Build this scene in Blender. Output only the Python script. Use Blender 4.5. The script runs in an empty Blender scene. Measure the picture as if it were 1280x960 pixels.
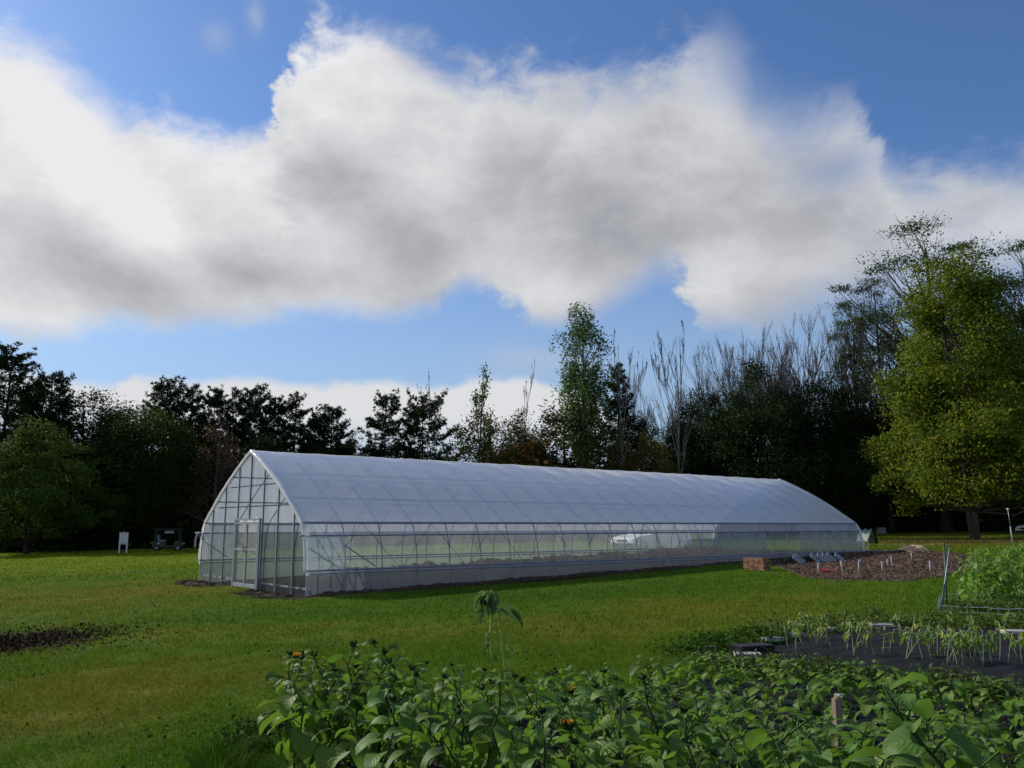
import bpy, math, random
import numpy as np
from mathutils import Vector, Matrix, Euler
R = math.radians
RNG = np.random.RandomState
scene = bpy.context.scene
COL = scene.collection
random.seed(7)

# ------------------------------------------------------------------ camera geometry
FPX, PITCH, EYE = 1057.7, 0.165, 2.017
CP, SP = math.cos(PITCH), math.sin(PITCH)

def G(x, y):
    """height of the lawn: rises gently to the right and away"""
    return 3.0 * np.tanh((.0215 * x + .0066 * y) / 3.0)

def ray(u, v):
    a = (u - 640) / FPX; b = (480 - v) / FPX
    return a, CP - b * SP, SP + b * CP

def ground(u, v):
    dx, dy, dz = ray(u, v)
    lo, hi = 1.0, 400.0
    for _ in range(60):
        m = (lo + hi) / 2
        if EYE + dz * m > G(dx * m, dy * m): lo = m
        else: hi = m
    return Vector((dx * lo, dy * lo, float(G(dx * lo, dy * lo))))

def at(u, v, Y):
    dx, dy, dz = ray(u, v); k = Y / dy
    return Vector((dx * k, Y, EYE + dz * k))

def project(x, y, z):
    fw = y * CP + (z - EYE) * SP
    up = -y * SP + (z - EYE) * CP
    return 640 + FPX * x / fw, 480 - FPX * up / fw

# ------------------------------------------------------------------ object helpers
def link(o, parent=None):
    COL.objects.link(o)
    if parent is not None: o.parent = parent
    return o

def tag(o, label=None, cat=None, group=None, kind=None):
    if label: o['label'] = label
    if cat: o['category'] = cat
    if group: o['group'] = group
    if kind: o['kind'] = kind
    return o

def empty(name, loc=(0, 0, 0), rz=0.0):
    o = bpy.data.objects.new(name, None); o.empty_display_size = .2
    o.location = loc; o.rotation_euler = (0, 0, rz)
    return link(o)

def copy_tree(o, parent=None):
    c = o.copy(); COL.objects.link(c)
    if parent is not None: c.parent = parent
    for ch in list(o.children): copy_tree(ch, c)
    return c

class MB:
    def __init__(self): self.v = []; self.f = []
    def add(self, vs, fs):
        n = len(self.v); self.v += [tuple(p) for p in vs]; self.f += [tuple(i + n for i in f) for f in fs]
    def box(self, c, s, rot=None, taper=1.0):
        x, y, z = s[0] / 2, s[1] / 2, s[2] / 2
        pts = [(-x, -y, -z), (x, -y, -z), (x, y, -z), (-x, y, -z)] + [(a * taper, b * taper, z) for a, b in ((-x, -y), (x, -y), (x, y), (-x, y))]
        if rot is not None:
            m = Euler(rot).to_matrix(); pts = [m @ Vector(p) for p in pts]
        pts = [(p[0] + c[0], p[1] + c[1], p[2] + c[2]) for p in pts]
        self.add(pts, [(3, 2, 1, 0), (4, 5, 6, 7), (0, 1, 5, 4), (1, 2, 6, 5), (2, 3, 7, 6), (3, 0, 4, 7)])
    def tube(self, pts, r, sides=6, cap=True):
        pts = [Vector(p) for p in pts]; n = len(pts)
        rs = r if isinstance(r, (list, tuple)) else [r] * n
        rings = []; ref = None
        for i, p in enumerate(pts):
            t = (pts[min(i + 1, n - 1)] - pts[max(i - 1, 0)])
            if t.length < 1e-9: t = Vector((0, 0, 1))
            t.normalize()
            if ref is None:
                ref = Vector((1, 0, 0)) if abs(t.x) < .8 else Vector((0, 1, 0))
            a = ref - t * ref.dot(t)
            if a.length < 1e-6: a = t.orthogonal()
            a.normalize(); b = t.cross(a); ref = a
            rings.append([p + (a * math.cos(2 * math.pi * k / sides) + b * math.sin(2 * math.pi * k / sides)) * rs[i] for k in range(sides)])
        vs = [q for ring in rings for q in ring]; fs = []
        for i in range(n - 1):
            for k in range(sides):
                k2 = (k + 1) % sides
                fs.append((i * sides + k, i * sides + k2, (i + 1) * sides + k2, (i + 1) * sides + k))
        if cap:
            fs.append(tuple(reversed(range(sides)))); fs.append(tuple((n - 1) * sides + k for k in range(sides)))
        self.add(vs, fs)
    def lathe(self, prof, c=(0, 0, 0), axis='z', sides=16):
        vs = []; m = len(prof)
        for k in range(sides):
            a = 2 * math.pi * k / sides
            for r, h in prof:
                p = (r * math.cos(a), r * math.sin(a), h)
                if axis == 'y': p = (p[0], p[2], p[1])
                if axis == 'x': p = (p[2], p[0], p[1])
                vs.append((p[0] + c[0], p[1] + c[1], p[2] + c[2]))
        fs = []
        for k in range(sides):
            k2 = (k + 1) % sides
            for j in range(m - 1): fs.append((k * m + j, k2 * m + j, k2 * m + j + 1, k * m + j + 1))
        self.add(vs, fs)
    def prism(self, outline, y0, y1, inset=None):
        """side outline (x,z) extruded along y"""
        n = len(outline)
        vs = [(x, y0, z) for x, z in outline] + [(x, y1, z) for x, z in outline]
        fs = [tuple(range(n)), tuple(reversed(range(n, 2 * n)))] + [(i, i + n, (i + 1) % n + n, (i + 1) % n) for i in range(n)]
        self.add(vs, fs)
    def mesh(self, name, m, smooth=False):
        me = bpy.data.meshes.new(name); me.from_pydata(self.v, [], self.f); me.materials.append(m); me.update()
        import bmesh
        bm = bmesh.new(); bm.from_mesh(me); bmesh.ops.recalc_face_normals(bm, faces=bm.faces); bm.to_mesh(me); bm.free()
        if smooth: me.polygons.foreach_set('use_smooth', [True] * len(me.polygons))
        return me
    def build(self, name, m, parent=None, smooth=False, bevel=0):
        o = bpy.data.objects.new(name, self.mesh(name, m, smooth)); link(o, parent)
        if bevel:
            b = o.modifiers.new('bevel', 'BEVEL'); b.width = bevel; b.segments = 2; b.limit_method = 'ANGLE'
        return o

def np_mesh(name, verts, loops, sizes, m, smooth=False, attrs=None, uv=None):
    me = bpy.data.meshes.new(name)
    verts = np.asarray(verts, dtype=np.float32).reshape(-1, 3)
    loops = np.asarray(loops, dtype=np.int32).ravel(); sizes = np.asarray(sizes, dtype=np.int32)
    me.vertices.add(len(verts)); me.vertices.foreach_set('co', verts.ravel())
    me.loops.add(len(loops)); me.loops.foreach_set('vertex_index', loops)
    me.polygons.add(len(sizes))
    st = np.zeros(len(sizes), dtype=np.int32); st[1:] = np.cumsum(sizes)[:-1]
    me.polygons.foreach_set('loop_start', st); me.polygons.foreach_set('loop_total', sizes)
    if smooth: me.polygons.foreach_set('use_smooth', np.ones(len(sizes), dtype=bool))
    me.update(calc_edges=True)
    for k, a in (attrs or {}).items():
        at_ = me.attributes.new(k, 'FLOAT', 'POINT'); at_.data.foreach_set('value', np.asarray(a, dtype=np.float32))
    if uv is not None:
        l = me.uv_layers.new(name='UVMap'); l.data.foreach_set('uv', np.asarray(uv, dtype=np.float32)[loops].ravel())
    me.materials.append(m); me.validate()
    return me

def nobj(name, me, parent=None, loc=(0, 0, 0)):
    o = bpy.data.objects.new(name, me); o.location = loc
    return link(o, parent)

def cards(P, Nrm, L, W, rng, sides=4):
    """leaf cards: a rhombus per point, P (n,3), Nrm (n,3), L and W half sizes"""
    n = len(P)
    Nrm = Nrm / (np.linalg.norm(Nrm, axis=1, keepdims=True) + 1e-9)
    t = rng.normal(size=(n, 3)); t -= Nrm * (t * Nrm).sum(1, keepdims=True); t /= np.linalg.norm(t, axis=1, keepdims=True) + 1e-9
    b = np.cross(Nrm, t)
    L = np.broadcast_to(np.asarray(L).reshape(-1, 1), (n, 1)); W = np.broadcast_to(np.asarray(W).reshape(-1, 1), (n, 1))
    bend = Nrm * L * .25
    V = np.stack([P - t * L - bend, P + b * W - t * L * .1, P + t * L - bend, P - b * W - t * L * .1], axis=1).reshape(-1, 3)
    loops = np.arange(4 * n); sizes = np.full(n, 4)
    return V, loops, sizes

# ------------------------------------------------------------------ material helpers
def nd(nt, typ, ins=None, **props):
    n = nt.nodes.new(typ)
    for k, v in props.items(): setattr(n, k, v)
    for k, v in (ins or {}).items():
        s = n.inputs[k]
        if isinstance(v, bpy.types.NodeSocket): nt.links.new(v, s)
        else:
            if s.type == 'RGBA' and len(v) == 3: v = (*v, 1)
            s.default_value = v
    return n

def M(nt, op, a, b=None, c=None, clamp=False):
    n = nt.nodes.new('ShaderNodeMath'); n.operation = op; n.use_clamp = clamp
    for i, x in enumerate((a, b, c)):
        if x is None: continue
        if isinstance(x, bpy.types.NodeSocket): nt.links.new(x, n.inputs[i])
        else: n.inputs[i].default_value = x
    return n.outputs[0]

def smooth(nt, x, lo, hi):
    n = nd(nt, 'ShaderNodeMapRange', {'Value': x, 'From Min': lo, 'From Max': hi, 'To Min': 0.0, 'To Max': 1.0}, interpolation_type='SMOOTHSTEP')
    return n.outputs[0]

def mixc(nt, f, a, b, blend='MIX'):
    n = nt.nodes.new('ShaderNodeMix'); n.data_type = 'RGBA'; n.blend_type = blend
    for s, x in ((n.inputs[0], f), (n.inputs[6], a), (n.inputs[7], b)):
        if isinstance(x, bpy.types.NodeSocket): nt.links.new(x, s)
        else: s.default_value = (*x, 1) if isinstance(x, tuple) and len(x) == 3 else x
    return n.outputs[2]

def noise(nt, vec, scale, detail=4, rough=.55, dims='3D'):
    n = nd(nt, 'ShaderNodeTexNoise', {'Scale': scale, 'Detail': detail, 'Roughness': rough}, noise_dimensions=dims)
    if vec is not None: nt.links.new(vec, n.inputs['Vector'])
    return n.outputs[0]

def new_mat(name):
    m = bpy.data.materials.new(name); m.use_nodes = True
    nt = m.node_tree; nt.nodes.clear()
    out = nt.nodes.new('ShaderNodeOutputMaterial')
    return m, nt, out

def principled(nt, out, **ins):
    b = nd(nt, 'ShaderNodeBsdfPrincipled', {k.replace('_', ' '): v for k, v in ins.items()})
    nt.links.new(b.outputs[0], out.inputs[0])
    return b

def bump(nt, h, strength=.3, dist=.02):
    return nd(nt, 'ShaderNodeBump', {'Height': h, 'Strength': strength, 'Distance': dist}).outputs[0]

def simple(name, col, rough=.6, metal=0.0, var=.25, scale=6.0, bumps=.15, spec=.4):
    m, nt, out = new_mat(name)
    tc = nd(nt, 'ShaderNodeTexCoord').outputs['Object']
    n1 = noise(nt, tc, scale, 6)
    c = mixc(nt, n1, tuple(x * (1 - var) for x in col), tuple(min(1, x * (1 + var)) for x in col))
    n2 = noise(nt, tc, scale * 6, 4)
    principled(nt, out, Base_Color=c, Roughness=rough, Metallic=metal, Normal=bump(nt, n2, bumps, .01), Specular_IOR_Level=spec)
    return m

def leaf_mat(name, dark, light, trans=.35, rough=.5, tcol=None, spec=.35, veins=False, accent=None, acc=.04, tone=True):
    m, nt, out = new_mat(name)
    rnd = nd(nt, 'ShaderNodeNewGeometry').outputs['Random Per Island']
    c = mixc(nt, rnd, dark, light)
    orn = nd(nt, 'ShaderNodeObjectInfo').outputs['Random'] if tone else M(nt, 'ADD', .45, 0.0)
    tone = nd(nt, 'ShaderNodeMapRange', {'Value': orn, 'From Min': 0.0, 'From Max': 1.0, 'To Min': .68, 'To Max': 1.35}).outputs[0]
    warm = mixc(nt, M(nt, 'FRACT', M(nt, 'MULTIPLY', orn, 7.31)), (.86, 1.0, 1.12), (1.22, 1.0, .72))
    c = mixc(nt, 1.0, nd(nt, 'ShaderNodeVectorMath', {0: c, 'Scale': tone}, operation='SCALE').outputs[0], warm, 'MULTIPLY')
    if accent:
        c = mixc(nt, M(nt, 'LESS_THAN', M(nt, 'FRACT', M(nt, 'MULTIPLY', rnd, 37.3)), acc), c, accent)
    nrm = None
    if veins:
        uv = nd(nt, 'ShaderNodeUVMap').outputs[0]
        sx = nd(nt, 'ShaderNodeSeparateXYZ', {0: uv})
        ax = M(nt, 'ABSOLUTE', M(nt, 'SUBTRACT', sx.outputs[0], .5))
        mid = M(nt, 'SUBTRACT', 1.0, smooth(nt, ax, .008, .03))
        sv = M(nt, 'PINGPONG', M(nt, 'SUBTRACT', M(nt, 'MULTIPLY', sx.outputs[1], 6.0), M(nt, 'MULTIPLY', ax, 5.0)), .5)
        side = M(nt, 'SUBTRACT', 1.0, smooth(nt, sv, .02, .1))
        vm = M(nt, 'MAXIMUM', mid, M(nt, 'MULTIPLY', side, .55))
        c = mixc(nt, M(nt, 'MULTIPLY', vm, .22), c, tuple(min(1, x * 2.2 + .02) for x in light))
        mott = noise(nt, uv, 9.0, 4)
        c = mixc(nt, M(nt, 'MULTIPLY', mott, .5), c, dark)
        hgt = M(nt, 'ADD', smooth(nt, sv, 0, .35), M(nt, 'MULTIPLY', mott, .4))
        nrm = bump(nt, hgt, .3, .005)
    ins = dict(Base_Color=c, Roughness=rough, Specular_IOR_Level=spec)
    if nrm is not None: ins['Normal'] = nrm
    b = nd(nt, 'ShaderNodeBsdfPrincipled', {k.replace('_', ' '): v for k, v in ins.items()})
    tc = mixc(nt, .5, c, tcol) if tcol else c
    tr = nd(nt, 'ShaderNodeBsdfTranslucent', {'Color': tc})
    mx = nd(nt, 'ShaderNodeMixShader', {0: trans, 1: b.outputs[0], 2: tr.outputs[0]})
    nt.links.new(mx.outputs[0], out.inputs[0])
    return m

# ------------------------------------------------------------------ camera, sun, sky
cam = bpy.data.cameras.new('camera'); cam.sensor_width = 36; cam.lens = 36 * FPX / 1280
cam.clip_start = .05; cam.clip_end = 3000
co = bpy.data.objects.new('camera', cam); COL.objects.link(co)
co.location = (0, 0, EYE); co.rotation_euler = (math.pi / 2 + PITCH, 0, 0)
scene.camera = co

SUN_AZ, SUN_EL = -56.0, 29.0        # degrees from the view axis (left is negative), height
SD = Vector((math.sin(R(SUN_AZ)) * math.cos(R(SUN_EL)), math.cos(R(SUN_AZ)) * math.cos(R(SUN_EL)), math.sin(R(SUN_EL))))
sl = bpy.data.lights.new('sun', 'SUN'); sl.energy = 5.0; sl.angle = R(.6); sl.color = (1, .93, .82)
so = bpy.data.objects.new('sun', sl); COL.objects.link(so)
so.rotation_euler = SD.to_track_quat('Z', 'Y').to_euler(); so.location = (-40, 30, 40)

def px_dir(u, v):
    x, y, z = ray(u, v); l = math.sqrt(x * x + y * y + z * z)
    return math.degrees(math.atan2(x, y)), math.degrees(math.asin(z / l))

def build_world():
    w = bpy.data.worlds.new('World'); scene.world = w; w.use_nodes = True
    nt = w.node_tree; nt.nodes.clear()
    out = nt.nodes.new('ShaderNodeOutputWorld')
    sky = nd(nt, 'ShaderNodeTexSky', sky_type='NISHITA', sun_disc=False, sun_elevation=R(SUN_EL), sun_rotation=R(SUN_AZ),
             altitude=50, air_density=1.0, dust_density=.6, ozone_density=2.2)
    D = nd(nt, 'ShaderNodeTexCoord').outputs['Generated']
    s = nd(nt, 'ShaderNodeSeparateXYZ', {0: D})
    az = M(nt, 'MULTIPLY', M(nt, 'ARCTAN2', s.outputs[0], s.outputs[1]), 57.29578)
    el = M(nt, 'MULTIPLY', M(nt, 'ARCSINE', s.outputs[2]), 57.29578)
    # clouds are streets and banks given by their height above the horizon along the compass
    dz = M(nt, 'ADD', M(nt, 'MAXIMUM', s.outputs[2], 0.0), .22)
    flat = nd(nt, 'ShaderNodeVectorMath', {0: D, 1: (1, 1, 1.5)}, operation='MULTIPLY').outputs[0]
    warp = nd(nt, 'ShaderNodeTexNoise', {'Vector': flat, 'Scale': 5.0, 'Detail': 5.0, 'Roughness': .55})
    wv = nd(nt, 'ShaderNodeVectorMath', {0: warp.outputs['Color'], 1: (.5, .5, .5)}, operation='SUBTRACT').outputs[0]
    wv = nd(nt, 'ShaderNodeVectorMath', {0: wv, 'Scale': .1}, operation='SCALE').outputs[0]
    dw = nd(nt, 'ShaderNodeVectorMath', {0: flat, 1: wv}, operation='ADD').outputs[0]
    nA = M(nt, 'SUBTRACT', noise(nt, dw, 5.0, 9, .55), .5)
    nB = M(nt, 'SUBTRACT', noise(nt, dw, 16.0, 9, .62), .5)
    nC = M(nt, 'SUBTRACT', noise(nt, dw, 3.0, 5, .5), .5)

    azw = M(nt, 'ADD', az, M(nt, 'ADD', M(nt, 'MULTIPLY', nA, 5.0), M(nt, 'MULTIPLY', nB, 7.0)))
    def curve(pts, default_l=None, default_r=None):
        """el as a float curve over az in [-60,60]"""
        q = sorted(px_dir(u, v) for u, v in pts)
        n = nt.nodes.new('ShaderNodeFloatCurve'); c = n.mapping.curves[0]
        xs = [((a + 60) / 120, (e + 5) / 50) for a, e in q]
        xs = [(0.0, (default_l + 5) / 50 if default_l is not None else xs[0][1])] + xs + [(1.0, (default_r + 5) / 50 if default_r is not None else xs[-1][1])]
        c.points[0].location = xs[0]; c.points[1].location = xs[-1]
        for p in xs[1:-1]: c.points.new(*p)
        for p in c.points: p.handle_type = 'AUTO_CLAMPED'
        n.mapping.update()
        f = nd(nt, 'ShaderNodeMapRange', {'Value': azw, 'From Min': -60.0, 'From Max': 60.0})
        nt.links.new(f.outputs[0], n.inputs['Value'])
        return M(nt, 'SUBTRACT', M(nt, 'MULTIPLY', n.outputs[0], 50.0), 5.0)

    def blob(u, v, ru, rv, ang=0.0):
        a0, e0 = px_dir(u, v); sa = ru / FPX * 57.3; se = rv / FPX * 57.3
        da = M(nt, 'SUBTRACT', az, a0); de = M(nt, 'SUBTRACT', el, e0)
        c_, s_ = math.cos(R(ang)), math.sin(R(ang))
        p = M(nt, 'ADD', M(nt, 'MULTIPLY', da, c_ / sa), M(nt, 'MULTIPLY', de, s_ / sa))
        q = M(nt, 'ADD', M(nt, 'MULTIPLY', da, -s_ / se), M(nt, 'MULTIPLY', de, c_ / se))
        r2 = M(nt, 'ADD', M(nt, 'MULTIPLY', p, p), M(nt, 'MULTIPLY', q, q))
        return M(nt, 'EXPONENT', M(nt, 'MULTIPLY', r2, -1.0))

    top = curve([(0, 22), (60, 45), (110, 75), (150, 108), (210, 115), (280, 135), (322, 142), (350, 92), (376, 36), (430, 14), (480, 30), (540, 60), (600, 80),
                 (680, 74), (740, 66), (790, 62), (830, 28), (870, 0), (920, 20), (960, 75), (1010, 98), (1060, 98), (1085, 130), (1105, 175), (1150, 195), (1220, 180), (1280, 175)], 22, 15)
    bot = curve([(0, 425), (60, 432), (120, 412), (200, 415), (300, 405), (400, 398), (480, 394), (540, 390), (562, 368), (600, 362), (640, 382), (690, 402), (740, 398), (790, 372), (830, 352), (862, 395),
                 (890, 428), (960, 425), (1020, 402), (1100, 390), (1200, 372), (1280, 365)], 11, 13)
    edge = M(nt, 'ADD', M(nt, 'MULTIPLY', nA, 5.0), M(nt, 'MULTIPLY', nB, 7.0))
    dt = M(nt, 'ADD', M(nt, 'SUBTRACT', top, el), edge)
    db = M(nt, 'ADD', M(nt, 'SUBTRACT', el, bot), M(nt, 'MULTIPLY', edge, .55))
    soft = M(nt, 'ADD', 3.2, M(nt, 'SUBTRACT', M(nt, 'MULTIPLY', smooth(nt, az, 0, 18), 5.0), M(nt, 'MULTIPLY', smooth(nt, az, 19, 25), 4.2)))
    mt = nd(nt, 'ShaderNodeMapRange', {'Value': dt, 'From Min': -.5, 'From Max': soft}, interpolation_type='SMOOTHSTEP').outputs[0]
    mb = nd(nt, 'ShaderNodeMapRange', {'Value': db, 'From Min': -.8, 'From Max': M(nt, 'ADD', 1.6, M(nt, 'MULTIPLY', smooth(nt, az, 0, 18), 2.2))}, interpolation_type='SMOOTHSTEP').outputs[0]
    mask = M(nt, 'MULTIPLY', mt, mb)
    # the right end thins out to veil
    thin = M(nt, 'MULTIPLY', smooth(nt, az, 20, 27), M(nt, 'ADD', .18, M(nt, 'MULTIPLY', nA, -1.2)), clamp=True)
    mask = M(nt, 'MULTIPLY', mask, M(nt, 'SUBTRACT', 1.0, thin), clamp=True)
    hole = M(nt, 'ADD', M(nt, 'MULTIPLY', blob(1052, 212, 50, 22, 8), .5), M(nt, 'MULTIPLY', blob(945, 110, 40, 26, -30), .5))
    mask = M(nt, 'MULTIPLY', mask, M(nt, 'SUBTRACT', 1.0, hole, clamp=True))
    # thin puffs and the low far bank
    wisps = M(nt, 'ADD', M(nt, 'ADD', M(nt, 'MULTIPLY', blob(272, 47, 16, 14), .5), M(nt, 'MULTIPLY', blob(319, 22, 10, 18), .5)), M(nt, 'MULTIPLY', blob(675, 450, 70, 18), .5))
    wisps = M(nt, 'MULTIPLY', wisps, M(nt, 'ADD', .7, M(nt, 'MULTIPLY', nB, 2.4)), clamp=True)
    lt = curve([(0, 452), (60, 461), (130, 470), (160, 463), (200, 463), (240, 470), (300, 467), (360, 474), (430, 479), (470, 471), (530, 474), (590, 466), (640, 464), (690, 476), (760, 505), (850, 560), (1280, 590)], 9, 3)
    ml = smooth(nt, M(nt, 'ADD', M(nt, 'SUBTRACT', lt, el), M(nt, 'MULTIPLY', M(nt, 'ADD', nA, nB), 1.5)), -.1, .9)
    lowfade = smooth(nt, el, 3.5, 7.5)
    ml = M(nt, 'MULTIPLY', ml, M(nt, 'ADD', .5, M(nt, 'MULTIPLY', lowfade, .5)))
    # scattered cloud out of view, added to brighten the ambient light
    rest = M(nt, 'MULTIPLY', smooth(nt, nC, -.02, .12), smooth(nt, M(nt, 'ABSOLUTE', az), 45, 62))
    rest2 = M(nt, 'MULTIPLY', smooth(nt, nC, .02, .14), smooth(nt, el, 40, 50))
    rest = M(nt, 'MULTIPLY', M(nt, 'MAXIMUM', rest, rest2), M(nt, 'MULTIPLY', smooth(nt, el, 4, 12), .8))
    # shade inside the big bank: bright rims, grey hearts
    grey = M(nt, 'MULTIPLY', smooth(nt, dt, -.5, 12.0), .26)
    for u, v, ru, rv, an, k in ((430, 235, 130, 50, -32, .30), (530, 320, 70, 60, -30, .32), (60, 310, 120, 45, -22, .20), (190, 365, 90, 26, -20, .16), (330, 345, 130, 28, 5, .32), (640, 180, 70, 60, 0, .16), (720, 250, 150, 60, -10, .26), (820, 300, 110, 35, 8, .30),
                                (780, 120, 180, 40, 0, .12), (170, 185, 50, 40, 0, .14), (1100, 260, 160, 60, 10, .18), (960, 230, 80, 50, 20, .18)):
        grey = M(nt, 'ADD', grey, M(nt, 'MULTIPLY', blob(u, v, ru, rv, an), k))
    for u, v, ru, rv, an, k in ((60, 165, 50, 120, 60, .25), (180, 285, 60, 40, -30, .32), (560, 225, 45, 60, -40, .22), (910, 320, 90, 70, 20, .25), (700, 365, 90, 20, 0, .2), (40, 400, 90, 16, 0, .2), (420, 90, 70, 60, 0, .2)):
        grey = M(nt, 'SUBTRACT', grey, M(nt, 'MULTIPLY', blob(u, v, ru, rv, an), k))
    grey = M(nt, 'ADD', M(nt, 'ADD', grey, .06), M(nt, 'MULTIPLY', nA, .75))
    grey = M(nt, 'ADD', grey, M(nt, 'MULTIPLY', nB, .42))
    off = nd(nt, 'ShaderNodeVectorMath', {0: dw, 1: (-.028, .01, .040)}, operation='ADD').outputs[0]
    rel = M(nt, 'SUBTRACT', M(nt, 'SUBTRACT', noise(nt, off, 5.0, 9, .55), .5), nA)
    grey = M(nt, 'ADD', grey, M(nt, 'MULTIPLY', rel, 1.1))
    grey = M(nt, 'ADD', grey, M(nt, 'MULTIPLY', smooth(nt, az, -18, 22), .12), clamp=True)
    k = 1 / .1
    cc = nt.nodes.new('ShaderNodeValToRGB'); e = cc.color_ramp
    e.elements[0].position = 0; e.elements[0].color = (.83, .83, .845, 1)
    e.elements[1].position = 1; e.elements[1].color = (.29, .30, .345, 1)
    m1 = e.elements.new(.3); m1.color = (.655, .66, .68, 1)
    m2 = e.elements.new(.65); m2.color = (.45, .46, .49, 1)
    nt.links.new(grey, cc.inputs[0])
    def scaled(c, f):
        n = nd(nt, 'ShaderNodeVectorMath', {'Scale': f}, operation='SCALE'); nt.links.new(c, n.inputs[0]); return n.outputs[0]
    cloudc = scaled(cc.outputs[0], k)
    # clear sky: the physical sky, deepened away from the sun
    skyc = mixc(nt, 1.0, sky.outputs[0], (SKY_TINT[0], SKY_TINT[1], SKY_TINT[2], 1), 'MULTIPLY')
    skyc = mixc(nt, M(nt, 'MULTIPLY', M(nt, 'SUBTRACT', 1.0, smooth(nt, el, 3, 24)), .66), skyc, (4.0, 5.2, 6.6, 1))
    lowc = mixc(nt, lowfade, (5.2, 5.9, 7.0, 1), (7.2, 7.3, 7.5, 1))
    col = mixc(nt, M(nt, 'MULTIPLY', rest, 1.0), skyc, (6.2, 6.3, 6.5, 1))
    col = mixc(nt, wisps, col, (5.6, 5.8, 6.2, 1))
    col = mixc(nt, ml, col, lowc)
    col = mixc(nt, mask, col, cloudc)
    bg = nd(nt, 'ShaderNodeBackground', {'Color': col, 'Strength': .1})
    nt.links.new(bg.outputs[0], out.inputs[0])
    w.cycles.sampling_method = 'MANUAL'; w.cycles.sample_map_resolution = 1024
SKY_TINT = (.72, .95, 1.28)
build_world()


# ------------------------------------------------------------------ materials
MT = {}
MT['steel'] = simple('galvanised_steel', (.23, .25, .29), .55, .6, .2, 8)
MT['blue_steel'] = simple('grey_blue_steel', (.20, .23, .34), .45, .3, .2, 8)
MT['white_alu'] = simple('white_aluminium', (.29, .31, .34), .4, .1, .1, 5)
MT['rope'] = simple('dark_cable', (.09, .09, .10), .7)
MT['black_plastic'] = simple('black_plastic', (.012, .012, .014), .45, 0, .3, 10, .3)
MT['concrete'] = simple('pale_concrete', (.32, .32, .305), .85, 0, .2, 14, .4)
MT['bark'] = simple('grey_bark', (.085, .075, .065), .9, 0, .4, 7, .9, .1)
MT['bark_dark'] = simple('dark_bark', (.04, .034, .028), .9, 0, .4, 7, .9, .1)
MT['bark_pale'] = simple('pale_bark', (.125, .120, .118), .9, 0, .35, 7, .7, .1)
MT['twig'] = simple('grey_twigs', (.085, .080, .082), .9, 0, .3, 2, 0, .1)
MT['rubber'] = simple('black_rubber', (.015, .015, .016), .8)
MT['wood'] = simple('weathered_wood', (.26, .2, .14), .8, 0, .35, 9, .5)
MT['wood_dark'] = simple('dark_wood', (.045, .035, .028), .8, 0, .35, 9, .5)
MT['white_paint'] = simple('white_paint', (.58, .59, .61), .45, 0, .08, 4, .05)
MT['grey_print'] = simple('grey_print', (.22, .24, .28), .6)
MT['dark_glass'] = simple('dark_glass', (.02, .025, .03), .08, 0, .1, 2, 0, .6)

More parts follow.
